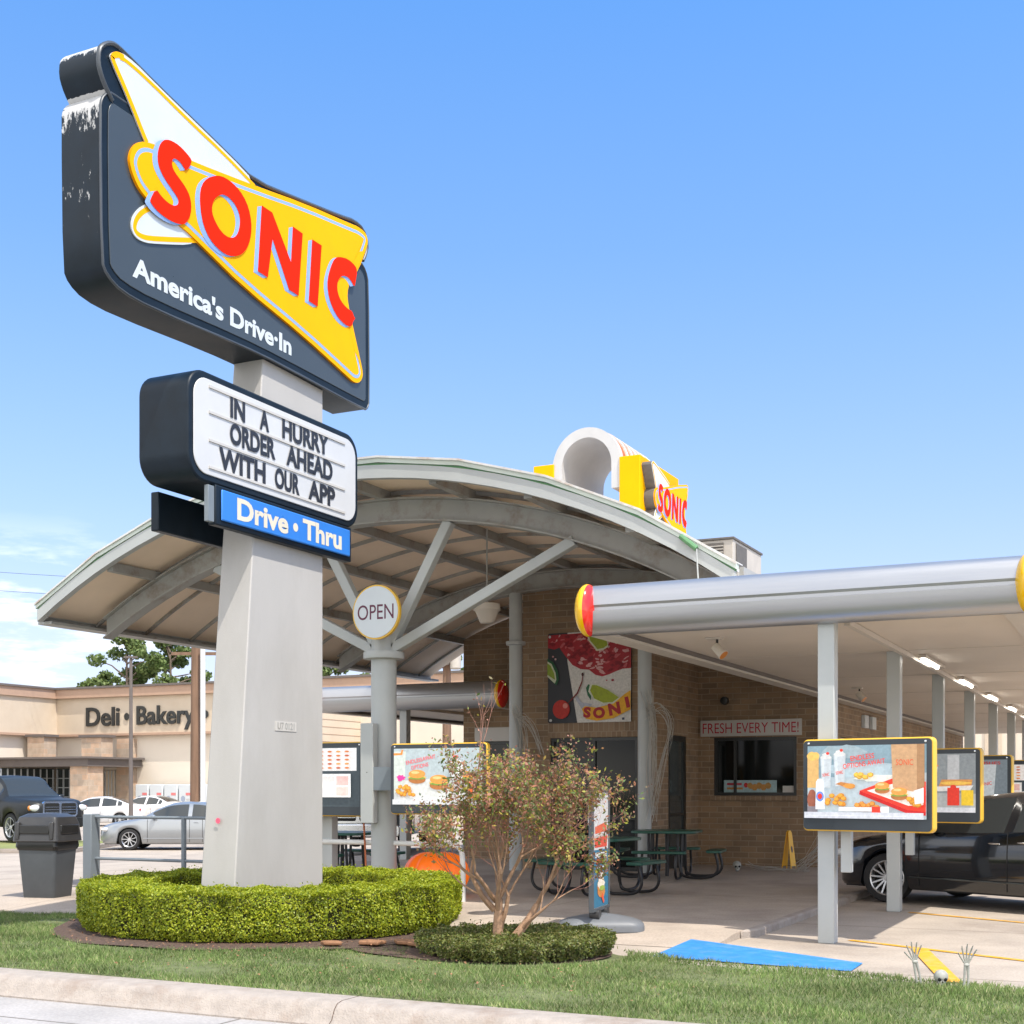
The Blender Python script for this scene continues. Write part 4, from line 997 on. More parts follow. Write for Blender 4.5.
ART1 += [('p', [(.93, .20), (1, .22), (1, .42), (.92, .38)], (.72, .70, .70)), ('t', 'ENDLESS', .40, .80, .60, .87, .12, RD), ('t', 'OPTIONS AWAIT', .335, .71, .69, .78, .12, RD),
         ('r', .30, .10, .70, .155, (.78, .70, .68)), ('r', .58, .075, .65, .165, RD), ('r', .66, .075, .72, .165, (.8, .8, .8)), ('r', 0, 0, 1, .085, (.55, .56, .60)), ('r', .02, .03, .86, .045, (.62, .63, .66))]
ART2 = [('r', 0, 0, 1, 1, (.25, .28, .30)), ('p', [(0, .0), (1, 0), (1, .32), (0, .34)], (.40, .42, .42)), ('e', .25, .55, .2, .2, .2, (.18, .22, .22)), ('e', .05, .4, .09, .12, .1, (.5, .26, .1)), ('e', .06, .52, .10, .06, .2, (.16, .30, .07))]
ART2 += cup(.50, .30, .24, .48, (.62, .64, .64), False) + [('e', .50, .80, .13, .04, (.6, .22, .18)), ('r', .72, .50, .84, .98, (.46, .48, .5))]
ART2 += [('p', [(.62, .40), (.96, .44), (.97, .56), (.66, .56)], (.62, .28, .08)), ('e', .80, .50, .16, .03, .1, (.8, .5, .1)), ('p', [(.62, .36), (.95, .38), (.98, .46), (.60, .44)], (.7, .68, .66)), ('r', .72, .12, .84, .42, RD), ('r', .86, .12, .98, .38, (.8, .55, .04)), ('e', .78, .43, .03, .04, RD),
         ('r', .36, .11, .46, .2, RD), ('r', .47, .11, .56, .2, (.75, .75, .75)), ('r', 0, 0, 1, .085, (.6, .62, .66))]
ART3 = [('r', 0, 0, 1, 1, (.20, .24, .27))] + cup(.30, .25, .28, .40, (.48, .55, .60), False) + [('e', .30, .66, .17, .06, .1, (.04, .26, .34)), ('p', [(.36, .66), (.40, .66), (.44, .84), (.40, .84)], RD)] + cup(.74, .2, .26, .7, (.56, .60, .62), False) + [('t', 'SLUSHES', .6, .90, .92, .96, 0, (.5, .03, .03)), ('r', 0, 0, 1, .085, (.5, .52, .56))]
random.seed(9)
ART4 = [('r', 0, 0, 1, 1, (.40, .47, .50)), ('p', [(0, 0), (1, 0), (1, .5), (0, .42)], (.60, .61, .60)), ('p', [(0, .2), (.12, .2), (.14, .95), (0, .95)], (.55, .60, .56)), ('p', [(0, .88), (.10, .89), (.11, .98), (.09, .98), (.08, .92), (0, .92)], (.75, .25, .05)),
        ('t', 'ENDLESS', .14, .74, .33, .81, .18, (.75, .10, .12)), ('t', 'OPTIONS', .20, .65, .40, .72, .18, (.75, .10, .12)), ('t', 'AWAIT', .33, .80, .48, .87, .18, (.75, .10, .12)),
        ('e', .08, .48, .05, .05, .3, (.7, .05, .30))]
ART4 += burger(.27, .50, 1.6) + burger(.52, .40, 1.7) + nuggets(.15, .25, 16, .10, .09) + burger(.84, .50, 1.2)
ART4 += [('r', .86, .12, .91, .40, (.75, .15, .04)), ('r', .93, .12, .98, .36, (.85, .55, .03)), ('e', .73, .62, .08, .2, .1, (.70, .72, .73)), ('e', .72, .84, .03, .03, RD), ('r', 0, 0, 1, .09, (.6, .61, .63))]
MENU = [('r', 0, 0, 1, 1, (.05, .065, .075)), ('r', .02, .60, .96, .98, (.74, .73, .72))]
for i in range(8):
    for j in range(5): MENU.append(('e', .08 + i * .11, .65 + j * .068, .028, .016, random.choice([(.62, .2, .06), (.7, .32, .1), (.5, .12, .05)])))
MENU += [('r', .52, .16, .90, .55, (.74, .73, .72)), ('r', .55, .36, .69, .51, (.66, .62, .6)), ('r', .72, .36, .87, .51, (.7, .45, .42)), ('r', .55, .19, .69, .33, (.6, .6, .62)), ('r', .72, .19, .87, .33, (.66, .5, .46)), ('r', .06, .22, .40, .52, (.03, .05, .04))]
def display(label, cx, cy, ang, w_, zb, h, items, post=None, group=None, side_box=True, em=.16):
    """a screen in a yellow housing; (cx,cy) is the middle of its front, facing -y turned by ang"""
    t = thing('menu_display', label, 'menu screen', (cx, cy, zb), ang, group)
    fr = ((-w_ / 2, 0, 0), (1, 0, 0), (0, 0, 1), (0, -1, 0))
    mb = MB(); mb.prism(rrect(-w_ / 2, 0, w_ / 2, h, .05), ((0, 0, 0), (1, 0, 0), (0, 0, 1), (0, -1, 0)), -.10, -.012, 'hous_yellow'); mb.build('housing', t, world=False, bevel=.012)
    mb = MB(); mb.prism(rrect(-w_ / 2 + .014, .014, w_ / 2 - .014, h - .014, .04), ((0, 0, 0), (1, 0, 0), (0, 0, 1), (0, -1, 0)), -.012, .004, 'screen_bezel')
    for x in (-w_ / 2 + .07, w_ / 2 - .07): mb.lathe([(.0, .0075), (.010, .007), (.012, .004)], (0, 0, 0), 'chrome', 10, M4=Matrix.Translation((x, 0, h - .04)) @ Euler((R(90), 0, 0)).to_matrix().to_4x4())
    bz = mb.build('bezel', t, world=False)
    W = w_ - .12; H = h - .19
    mb = MB(); art(mb, ((-W / 2, -.0045, .125), (1, 0, 0), (0, 0, 1), (0, -1, 0)), W, H, items, em=em); mb.build('screen_image', bz, world=False, merge=False, smooth=False)
    return t
cyl = lambda i: 12.94 + 3.66 * i
GRP = 'menu screens on the right canopy columns'
labs = ['large menu screen nearest the street, showing burgers, brown bag and red tray', 'second menu screen from the street in the right canopy row, before the black car', 'third menu screen from the street in the right canopy row, blue drink', 'fourth menu screen from the street in the right canopy row']
for i in range(4):
    t = display(labs[i], -2.43, 12.60 + 3.66 * i, R(-14), 1.30, 1.09, .875, [ART1, ART2, ART3, MENU][i], group=GRP)
    Minv = Matrix.Rotation(R(14), 4, 'Z') @ Matrix.Translation((2.43, -(12.60 + 3.66 * i), -1.09))
    mb = MB(); mb.box((-2.98, 12.78 + 3.66 * i, 1.3), (-2.35, 12.84 + 3.66 * i, 1.8), 'fence_grey'); mb.xf(Minv); mb.build('bracket', t, world=False)
    mb = MB(); mb.box((-2.715, 12.86 + 3.66 * i, .69), (-2.615, 12.96 + 3.66 * i, 1.32), 'steel'); mb.xf(Minv); mb.build('conduit_box', t, world=False, bevel=.006)
t = display('menu screen in yellow housing beside the round column, half hidden by the bare tree', -7.95, 14.34, 0, 1.36, 1.17, .885, ART4)
mb = MB(); mb.box((-1.05, .17, .3), (-.2, .22, .6), 'fence_grey'); mb.build('bracket', t, world=False)
t = display('dark menu board with small white price panels between the pylon and the round column', -9.86, 14.62, 0, 1.34, 1.13, .97, MENU, em=.25)
mb = MB(); mb.box((-.1, .18, -1.06), (.06, .32, .9), 'steel'); mb.build('post', t, world=False)
mb = MB(); mb.tube([(.60, .1, 0), (.61, .12, -.35), (.64, .1, -.7), (.70, .12, -1.05)], .012, 'rust', 6); mb.build('cable', t, world=False)
# flat cover box on the round column
mb = MB(); mb.box((-9.17, 14.50, 1.05), (-8.98, 14.62, 2.33), 'steel'); mb.lathe([(0, -.003), (.012, 0)], (-9.07, 14.50, 1.7), 'frame_dk', 8, axis='y')
mb.build('cover_box', V, bevel=.008)

# poster on the vestibule
t = thing('wall_poster', 'square poster of a red iced drink with limes and cherry on brick wall', 'poster', (-8.86, 21.4, 2.64))
W, H = 1.56, 1.58
fr = ((-9.64, 21.40, 2.64), (1, 0, 0), (0, 0, 1), (0, -1, 0))
mb = MB(); mb.prism(rrect(0, 0, W, H, .03), fr, -.03, 0, 'black'); mb.build('panel', t)
random.seed(3)
it = [('p', [(.36, 0), (1, 0), (1, 1), (.24, 1), (.24, .68)], (.62, .60, .57))]
slush = [(0, .98), (0, .84), (.08, .82), (.14, .84), (.20, .76), (.30, .64), (.40, .59), (.50, .58), (.58, .52), (.66, .50), (.74, .52), (.82, .55), (.90, .575), (1, .58), (1, 1)]
it.append(('p', slush, (.36, .015, .025)))
from mathutils import noise as mnoise
for _ in range(230):
    x, y = random.uniform(.03, .97), random.uniform(.50, .97)
    lim = interp([(0, .86), (.15, .86), (.3, .68), (.5, .61), (.66, .55), (1, .62)], x)
    if y < lim: continue
    v_ = mnoise.noise(Vector((x * 7, y * 7, 1.3)))
    c = (.62, .32, .32) if v_ > .12 else ((.52, .10, .11) if v_ > -.1 else (.22, .005, .015))
    it.append(('p', [(a, b) for a, b in ellp(x, y, random.uniform(.012, .04), random.uniform(.006, .018), 8, rot=random.uniform(-.6, .9), jag=.45)], c))
it += [('p', [(.48, .99), (.50, .90), (.60, .78), (.68, .79), (.74, .82), (.72, .92), (.68, .99)], (.62, .60, .45)), ('p', [(.50, .99), (.52, .90), (.61, .80), (.68, .81), (.73, .84), (.71, .92), (.67, .99)], (.28, .34, .02)),
       ('p', [(0, .72), (.07, .68), (.13, .58), (.14, .48), (.11, .42), (.06, .46), (0, .52)], (.02, .10, .04)), ('p', [(0, .69), (.05, .66), (.10, .56), (.11, .48), (.09, .44), (0, .52)], (.55, .58, .42)), ('p', [(0, .67), (.04, .64), (.085, .55), (.095, .48), (0, .54)], (.24, .33, .03)),
       ('p', [(.50, .42), (.47, .38), (.49, .30), (.53, .24), (.54, .40)], (.02, .12, .05)),
       ('p', [(.52, .42), (.50, .34), (.56, .25), (.68, .195), (.80, .20), (.88, .26), (.74, .36), (.60, .42)], (.60, .62, .50)), ('p', [(.545, .41), (.52, .35), (.57, .26), (.68, .21), (.79, .215), (.865, .265), (.73, .35), (.60, .405)], (.30, .36, .015)),
       ('p', [(.55, .20), (.42, .22), (.36, .30), (.34, .27), (.42, .15), (.50, .16)], (.40, .42, .50)),
       ('p', [(.42, .15), (.47, .04), (.60, .015), (.80, .04), (1, .13), (1, .34), (.93, .30), (.80, .20), (.60, .16), (.46, .18)], (.72, .36, .01)),
       ('t', 'S', .44, .05, .53, .17, -.10, (.36, .01, .015)), ('t', 'O', .555, .04, .70, .165, .05, (.36, .01, .015)), ('t', 'N', .74, .075, .88, .21, .18, (.36, .01, .015)), ('t', 'I', .94, .15, .985, .27, .22, (.36, .01, .015)),
       ('e', .17, .15, .105, .105, (.45, .02, .01)), ('e', .22, .19, .03, .03, (.62, .22, .18)),
       ('p', [(.25, .22), (.36, .33), (.42, .46), (.425, .53), (.435, .53), (.43, .45), (.375, .32), (.26, .215)], (.18, .02, .02)), ('e', .43, .53, .014, .02, (.05, .01, .01)),
       ('e', .07, .74, .012, .01, (.6, .3, .3)), ('e', .10, .71, .012, .012, (.6, .4, .4)), ('e', .79, .455, .018, .012, (.30, .02, .03)), ('e', .72, .455, .01, .008, (.4, .05, .05)), ('e', .03, .96, .015, .015, (.6, .6, .6)), ('e', .04, .03, .018, .015, (.55, .55, .55)), ('r', .90, .02, .93, .045, (.05, .06, .1))]
mb = MB(); art(mb, fr, W, H, it, step=.00015, bold=.06); mb.build('printed_image', t, merge=False, smooth=False)

# sign over the order window
t = thing('wall_sign', 'long white sign reading FRESH EVERY TIME! in red above the dark window', 'sign', (-6.72, 23.95, 2.5))
fr = ((-7.66, 23.95, 2.46), (1, 0, 0), (0, 0, 1), (0, -1, 0))
mb = MB(); mb.prism([(0, 0), (1.90, 0), (1.90, .30), (0, .30)], fr, -.05, 0, 'track'); mb.build('panel', t, bevel=.006)
mb = MB(); text(mb, 'FRESH EVERY TIME!', fr, .045, .055, 1.85, .245, .003, am((.42, .02, .04)), bold=0); mb.build('lettering', t, merge=False)
t = thing('wall_sign', 'small pale board on the shaded brick wall behind the bare tree', 'sign', (-12.0, 23.95, 2.44))
mb = MB(); mb.box((-12.42, 23.95, 2.44), (-11.5, 23.998, 2.72), 'track'); mb.build('panel', t, bevel=.006)
# strip poster and white box inside the window
t = thing('window_poster', 'narrow pale blue food poster inside the bottom of the dark window', 'poster', (-6.7, 24.06, 1.4))
fr = ((-7.24, 24.064, 1.415), (1, 0, 0), (0, 0, 1), (0, -1, 0)); mb = MB()
random.seed(2)
art(mb, fr, 1.0, .23, [('r', 0, 0, 1, 1, (.33, .47, .50)), ('r', .06, .60, .34, .78, (.45, .05, .07)), ('r', .06, .25, .36, .42, (.5, .22, .05)), ('e', .42, .6, .04, .2, (.5, .03, .03))] + [('e', .5 + i * .085, .55 - (i % 2) * .12, .055, .26, .1, (.46 + .04 * (i % 2), .24, .06)) for i in range(5)])
mb.build('printed_image', t, merge=False)
t = thing('takeaway_box', 'small white box on the inner sill at the right of the dark window', 'box', (-6.05, 24.05, 1.42))
mb = MB(); mb.box((-6.13, 24.055, 1.42), (-5.93, 24.068, 1.54), 'track'); mb.build('carton', t)

# ================================================================== FURNITURE
def picnic_table(name_label, x, y, rz):
    t = thing('picnic_table', name_label, 'picnic table', (x, y, .07), rz, 'green picnic tables on the patio')
    mb = MB(); mb.prism(rrect(-.52, -.52, .52, .52, .2, 4), FZ(0), .72, .76, 'green_metal'); mb.build('table_top', t, world=False, bevel=.008)
    for k in range(4):
        Mr = Matrix.Rotation(k * PI / 2, 4, 'Z')
        mb = MB(); mb.prism(rrect(.66, -.42, .90, .42, .08, 4), FZ(0), .42, .46, 'green_metal'); mb.xf(Mr); mb.build('seat', t, world=False, bevel=.008)
        for s in (-.26, .26):
            mb = MB()
            p = [(.20, s, .72), (.22, s, .30), (.26, s, .08), (.36, s, .03), (.68, s, .03), (.80, s, .08), (.85, s, .20), (.79, s, .42)]
            mb.tube(smooth(p, 2, False), .021, 'blacktube', 8)
            mb.xf(Mr); mb.build('leg', t, world=False)
    mb = MB(); mb.tube([(0, 0, .03), (0, 0, .72)], .03, 'blacktube', 10); mb.build('umbrella_tube', t, world=False)
    return t
picnic_table('green octagonal picnic table nearest the brick vestibule door', -6.98, 20.1, R(10))
picnic_table('green picnic table behind the bare tree, between the column and the vestibule', -6.85, 16.75, R(-6))
picnic_table('green picnic table seen past the right edge of the grey pylon', -11.2, 17.2, R(4))

# white hoop rail
t = thing('hoop_rail', 'white tubular hoop rail running behind the round column', 'railing', (-10.2, 14.8, .07))
for x0, x1 in ((-11.6, -7.84),):
    mb = MB(); mb.tube(smooth([(x0, 14.8, .07), (x0, 14.8, .60), (x0 + .03, 14.8, .76), (x0 + .2, 14.8, .79), (x1 - .2, 14.8, .79), (x1 - .03, 14.8, .76), (x1, 14.8, .60), (x1, 14.8, .07)], 2, False), .034, 'rail_white', 12); mb.build('hoop', t)
mb = MB()
for x in (-10.6,): mb.tube([(x, 14.8, .07), (x, 14.8, .79)], .025, 'rail_white', 8)
mb.build('upright', t)

# pumpkin
t = thing('inflatable_pumpkin', 'big glossy orange inflatable pumpkin on the patio behind the white rail', 'decoration', (-8.55, 15.4, .07))
mb = MB(); vs = []; nu, nv = 72, 20
for i in range(nv + 1):
    th = PI * i / nv
    for j in range(nu):
        a = 2 * PI * j / nu; rr_ = .44 * math.sin(th) ** .8 * (1 - .10 * abs(math.cos(a * 5)) ** 6) if 0 < i < nv else 0.01
        vs.append((-8.55 + rr_ * math.cos(a), 15.4 + rr_ * math.sin(a), .37 + .30 * math.cos(th) - .05 * math.exp(-(rr_ / .12) ** 2)))
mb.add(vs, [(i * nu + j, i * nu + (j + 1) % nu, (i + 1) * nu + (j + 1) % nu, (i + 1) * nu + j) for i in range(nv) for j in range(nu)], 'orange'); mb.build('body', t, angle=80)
mb = MB(); mb.tube([(-8.55, 15.4, .6), (-8.53, 15.4, .72), (-8.48, 15.4, .76)], .035, 'green_metal', 8); mb.build('stem', t)

# pavement banner
t = thing('pavement_banner', 'narrow pavement poster stand on a grey plastic base behind the low round hedge', 'sign', (-5.08, 12.6, .055))
A = R(68)   # board turned nearly edge on
bx, by, bz = -5.08, 12.6, .055
Mb = Matrix.Translation((bx, by, bz)) @ Matrix.Rotation(R(26), 4, 'Z')
mb = MB(); n_ = 40; vs = []
lev = [(1.0, .0), (1.0, .05), (.97, .085), (.80, .115), (.45, .15), (.2, .165)]
P0 = rrect(-.43, -.27, .43, .27, .16, 6); k = len(P0)
for s_, z in lev: vs += [(a * s_, b * s_, z) for a, b in P0]
mb.add(vs, [(i * k + j, i * k + (j + 1) % k, (i + 1) * k + (j + 1) % k, (i + 1) * k + j) for i in range(len(lev) - 1) for j in range(k)] + [[(len(lev) - 1) * k + j for j in range(k)]], 'banner_grey')
for s in (-1, 1): mb.lathe([(.0, .07), (.07, .07), (.07, .055)], (0, 0, 0), 'banner_grey', 16, M4=Matrix.Translation((s * .0, 0, .10)))
mb.xf(Mb); mb.build('base', t, angle=50)
Mp = Matrix.Translation((bx - .02, by, bz)) @ Matrix.Rotation(R(26 + 71), 4, 'Z')
mb = MB()
for s in (-.16, .16): mb.lathe([(.055, -.05), (.055, .05)], (0, 0, 0), 'bin_lid', 14, M4=Mp @ Matrix.Translation((s, 0, .17)) @ Matrix.Rotation(R(90), 4, 'X'))
mb.build('hinge', t)
mb = MB(); Wb, Hb, z0 = .66, 1.24, .20
for a, b in (((-Wb / 2, -.025, z0), (-Wb / 2 + .035, .025, z0 + Hb)), ((Wb / 2 - .035, -.025, z0), (Wb / 2, .025, z0 + Hb)), ((-Wb / 2 + .035, -.024, z0), (Wb / 2 - .035, .024, z0 + .035)), ((-Wb / 2 + .035, -.024, z0 + Hb - .035), (Wb / 2 - .035, .024, z0 + Hb))):
    mb.box(a, b, 'bin')
mb.xf(Mp); mb.build('frame', t, bevel=.004)
mb = MB(); mb.box((-Wb / 2 + .036, -.012, z0 + .036), (Wb / 2 - .036, .012, z0 + Hb - .036), 'swhite')
random.seed(4)
pit = [('r', 0, 0, 1, 1, (.56, .56, .56)), ('r', 0, 0, 1, .50, (.04, .17, .28)), ('p', [(.1, .52), (.9, .52), (.95, .62), (.06, .60)], (.6, .08, .05)), ('p', [(.12, .64), (.9, .66), (.86, .74), (.1, .70)], (.62, .12, .06)),
       ('r', .12, .43, .88, .475, WH), ('r', .2, .38, .85, .42, RD), ('r', .14, .34, .7, .352, (.6, .7, .75)), ('e', .5, .15, .26, .08, .15, (.55, .22, .06)), ('e', .5, .20, .24, .05, .15, (.74, .68, .56)), ('e', .48, .245, .17, .035, .15, (.76, .70, .6)), ('e', .52, .28, .09, .025, .1, (.75, .7, .62)), ('e', .56, .16, .2, .02, .2, (.3, .4, .08)), ('p', [(.5, .08), (.64, .02), (.70, .04), (.58, .12)], (.7, .1, .05))]
art(mb, ((-Wb / 2 + .04, -.013, z0 + .04), (1, 0, 0), (0, 0, 1), (0, -1, 0)), Wb - .08, Hb - .08, pit)
mb.xf(Mp); mb.build('poster', t, merge=False, smooth=False)

# bin
t = thing('litter_bin', 'grey plastic litter bin with glossy black hood lid standing by the hedge at the left', 'bin', (-13.14, 13.12, 0))
Mt = Matrix.Translation((-13.14, 13.12, 0)) @ Matrix.Rotation(R(14), 4, 'Z') @ Matrix.Diagonal((.84, .84, 1, 1))
def loft(mb, secs, m, cap=True):
    k = len(secs[0][0]); vs = []
    for P_, z in secs: vs += [(a, b, z) for a, b in P_]
    fs = [(i * k + j, i * k + (j + 1) % k, (i + 1) * k + (j + 1) % k, (i + 1) * k + j) for i in range(len(secs) - 1) for j in range(k)]
    if cap: fs += [list(range(k))[::-1], [(len(secs) - 1) * k + j for j in range(k)]]
    mb.add(vs, fs, m)
mb = MB(); loft(mb, [(rrect(-.25, -.25, .25, .25, .05), .04), (rrect(-.27, -.27, .27, .27, .05), .07), (rrect(-.33, -.33, .33, .33, .05), .76)], 'bin'); mb.xf(Mt); mb.build('body', t)
mb = MB(); 
for a in (-.2, .2):
    for b in (-.2, .2): mb.lathe([(.03, 0), (.03, .04)], (a, b, 0), 'bin_lid', 10)
mb.xf(Mt); mb.build('wheel', t)
mb = MB(); loft(mb, [([(a * (1 + .05 * math.sin(i * 2.3)), b * (1 + .04 * math.cos(i * 3.1))) for i, (a, b) in enumerate(rrect(-.33, -.33, .33, .33, .05))], .69), (rrect(-.36, -.36, .36, .36, .06), .74), (rrect(-.35, -.35, .35, .35, .06), .80)], 'bag'); mb.xf(Mt); mb.build('bag', t)
mb = MB(); loft(mb, [(rrect(-.39, -.39, .39, .39, .06), .80), (rrect(-.38, -.38, .38, .38, .06), .87), (rrect(-.35, -.35, .36, .36, .06), 1.03), (rrect(-.33, -.32, .33, .33, .08), 1.12), (rrect(-.24, -.24, .24, .24, .1), 1.165)], 'bin_lid')
mb.box((-.26, -.392, .90), (.26, -.36, 1.02), 'bag'); mb.box((.36, -.26, .90), (.392, .26, 1.02), 'bag')
for s in (-.29, .29): mb.box((s - .035, -.40, .83), (s + .035, -.34, 1.06), 'bin_lid')
mb.xf(Mt); mb.build('hood_lid', t, bevel=.015)

# square post and rail fence
t = thing('rail_fence', 'grey two-rail metal fence with one thick square post behind the hedge', 'fence', (-12.5, 14.4, 0))
mb = MB(); mb.box((-13.72, 14.36, 0), (-13.56, 14.54, 1.13), 'fence_grey'); mb.build('post', t, bevel=.012)
for x in (-11.98, -10.25):
    mb = MB(); mb.tube([(x, 14.45, 0), (x, 14.45, 1.09)], .035, 'fence_grey', 8); mb.build('thin_post', t)
for z in (1.09, .50):
    mb = MB(); mb.tube([(-13.62, 14.45, z), (-10.25, 14.45, z)], .022, 'fence_grey', 8); mb.build('rail', t)

# wet floor sign and cobwebs
t = thing('caution_sign', 'yellow folding floor sign leaning by the brick wall near the window', 'sign', (-5.85, 23.2, .07))
Mw = Matrix.Translation((-5.8, 23.2, .07)) @ Matrix.Rotation(R(72), 4, 'Z') @ Matrix.Diagonal((.55, .6, 1, 1))
mb = MB()
pts = [(-.16, 0), (-.13, 0), (-.11, .06), (.11, .06), (.13, 0), (.16, 0), (.11, .66), (.05, .70), (-.05, .70), (-.11, .66)]
for s in (-1, 1):
    o = len(mb.v); mb.prism(pts, ((0, s * .16, 0), (1, 0, 0), (0, -s * .20, .975), (0, -s * .975, -s * .2)), -.01, .01, 'wet')
mb.xf(Mw); mb.build('panel', t, bevel=.004)
mb = MB(); mb.flat(ellp(0, .36, .05, .06, 14), ((0, -.16, 0), (1, 0, 0), (0, .20, .975), (0, -.975, .2)), .012, 'black'); mb.xf(Mw); mb.build('printed_mark', t)

def cobweb(label, pts_list, seed):
    random.seed(seed); mb = MB()
    for pts in pts_list:
        for k in range(11):
            q = [(a + random.gauss(0, .05), b + random.gauss(0, .04), c + random.gauss(0, .06)) for a, b, c in pts]
            mb.tube(smooth(q, 2, False), random.uniform(.0015, .006), 'web', 4)
    return tag(mb.build('fake_cobweb', merge=False), label, 'decoration')
cobweb('white fake cobweb hanging from the post beside the side door', [[(-7.55, 20.78, 3.1), (-7.42, 20.76, 2.6), (-7.46, 20.76, 1.9), (-7.50, 20.78, 1.1)], [(-7.6, 20.78, 2.7), (-7.35, 20.8, 2.9), (-7.20, 21.0, 2.5), (-7.36, 20.9, 1.9), (-7.48, 20.8, 1.0)], [(-7.52, 20.78, 2.9), (-7.44, 20.8, 2.3), (-7.46, 20.8, 1.4)]], 1)
cobweb('white fake cobweb strung at the left post in front of the vestibule', [[(-10.0, 20.76, 2.9), (-9.86, 20.78, 2.5), (-9.84, 20.8, 2.0)], [(-9.95, 20.76, 2.75), (-9.72, 20.8, 2.62), (-9.55, 20.9, 2.1)]], 2)
cobweb('white fake cobweb lying on the floor and stretched up to the first canopy column', [[(-6.35, 22.6, .10), (-6.0, 22.5, .12), (-5.6, 22.6, .10), (-5.3, 22.4, .11)], [(-5.45, 22.5, .10), (-5.2, 22.3, .4), (-5.0, 22.1, .62)], [(-5.5, 22.6, .1), (-5.1, 22.6, .35), (-4.9, 22.6, .5)]], 3)
def skull(label, x, y, z, s, rz):
    t = tag(MBskull(x, y, z, s, rz).build('toy_skull', angle=80), label, 'skull decoration'); return t
def MBskull(x, y, z, s, rz):
    mb = MB(); Mx = Matrix.Translation((x, y, z)) @ Matrix.Rotation(rz, 4, 'Z') @ Matrix.Scale(s, 4)
    mb.ell((0, 0, .13), (.085, .10, .085), 'bone', 24, 14); mb.ell((0, -.055, .06), (.05, .045, .055), 'bone', 16, 10); mb.ell((0, -.075, .045), (.035, .03, .03), 'bone', 12, 8)
    for q in (-.035, .035): mb.ell((q, -.088, .105), (.022, .016, .022), 'under', 12, 8)
    mb.ell((0, -.098, .075), (.010, .012, .016), 'under', 8, 6)
    for i in range(6): mb.box((-.026 + i * .009, -.108, .028), (-.020 + i * .009, -.100, .045), 'bone')
    return mb.xf(Mx)
skull('pale plastic skull lying on the shaded patio by the brick wall', -6.45, 22.2, .07, .85, R(25))
skull('grey plastic skull half sunk in the grass between two skeleton arms', -1.45, 10.42, .0, .62, R(20))
def skeleton_arm(label, x, y, lean, rz):
    t = thing('skeleton_arm', label, 'skeleton decoration', (x, y, 0), rz, 'plastic skeleton arms rising from the grass')
    Ml = Matrix.Rotation(lean, 4, 'Y')
    mb = MB(); mb.tube([(-.012, 0, -.03), (-.014, 0, .08), (-.010, 0, .18)], .010, 'bone', 8, rr=[.016, .008, .011]); mb.tube([(.014, 0, -.03), (.016, 0, .08), (.010, 0, .18)], .010, 'bone', 8, rr=[.013, .008, .012])
    mb.ell((0, 0, .0), (.028, .02, .022), 'bone', 12, 8); mb.ell((0, 0, .19), (.022, .014, .016), 'bone', 12, 8); mb.xf(Ml); mb.build('forearm', t, world=False)
    mb = MB()
    for i, (a, ln) in enumerate(((-34, .062), (-17, .10), (-3, .112), (11, .104), (25, .085))):
        s, c = math.sin(R(a)), math.cos(R(a))
        b0 = Vector((s * .02, 0, .195)); p1 = b0 + Vector((s, 0, c)) * .045; p2 = p1 + Vector((s * 1.05, -.15, c)) * ln * .42; p3 = p2 + Vector((s, -.35, c)) * ln * .33; p4 = p3 + Vector((s * .9, -.6, c)) * ln * .25
        mb.tube([b0, p1, p2, p3, p4], .005, 'bone', 6, rr=[.006, .0062, .0056, .005, .003])
        for q in (p1, p2, p3): mb.ell(q, (.0072, .0068, .0072), 'bone', 8, 6)
    mb.xf(Ml); mb.build('hand', t, world=False)
skeleton_arm('left of two pale skeleton arms in the grass, leaning slightly left', -1.60, 10.38, R(-10), R(22))
skeleton_arm('right of two pale skeleton arms in the grass, standing upright', -1.26, 10.32, R(2), R(22))

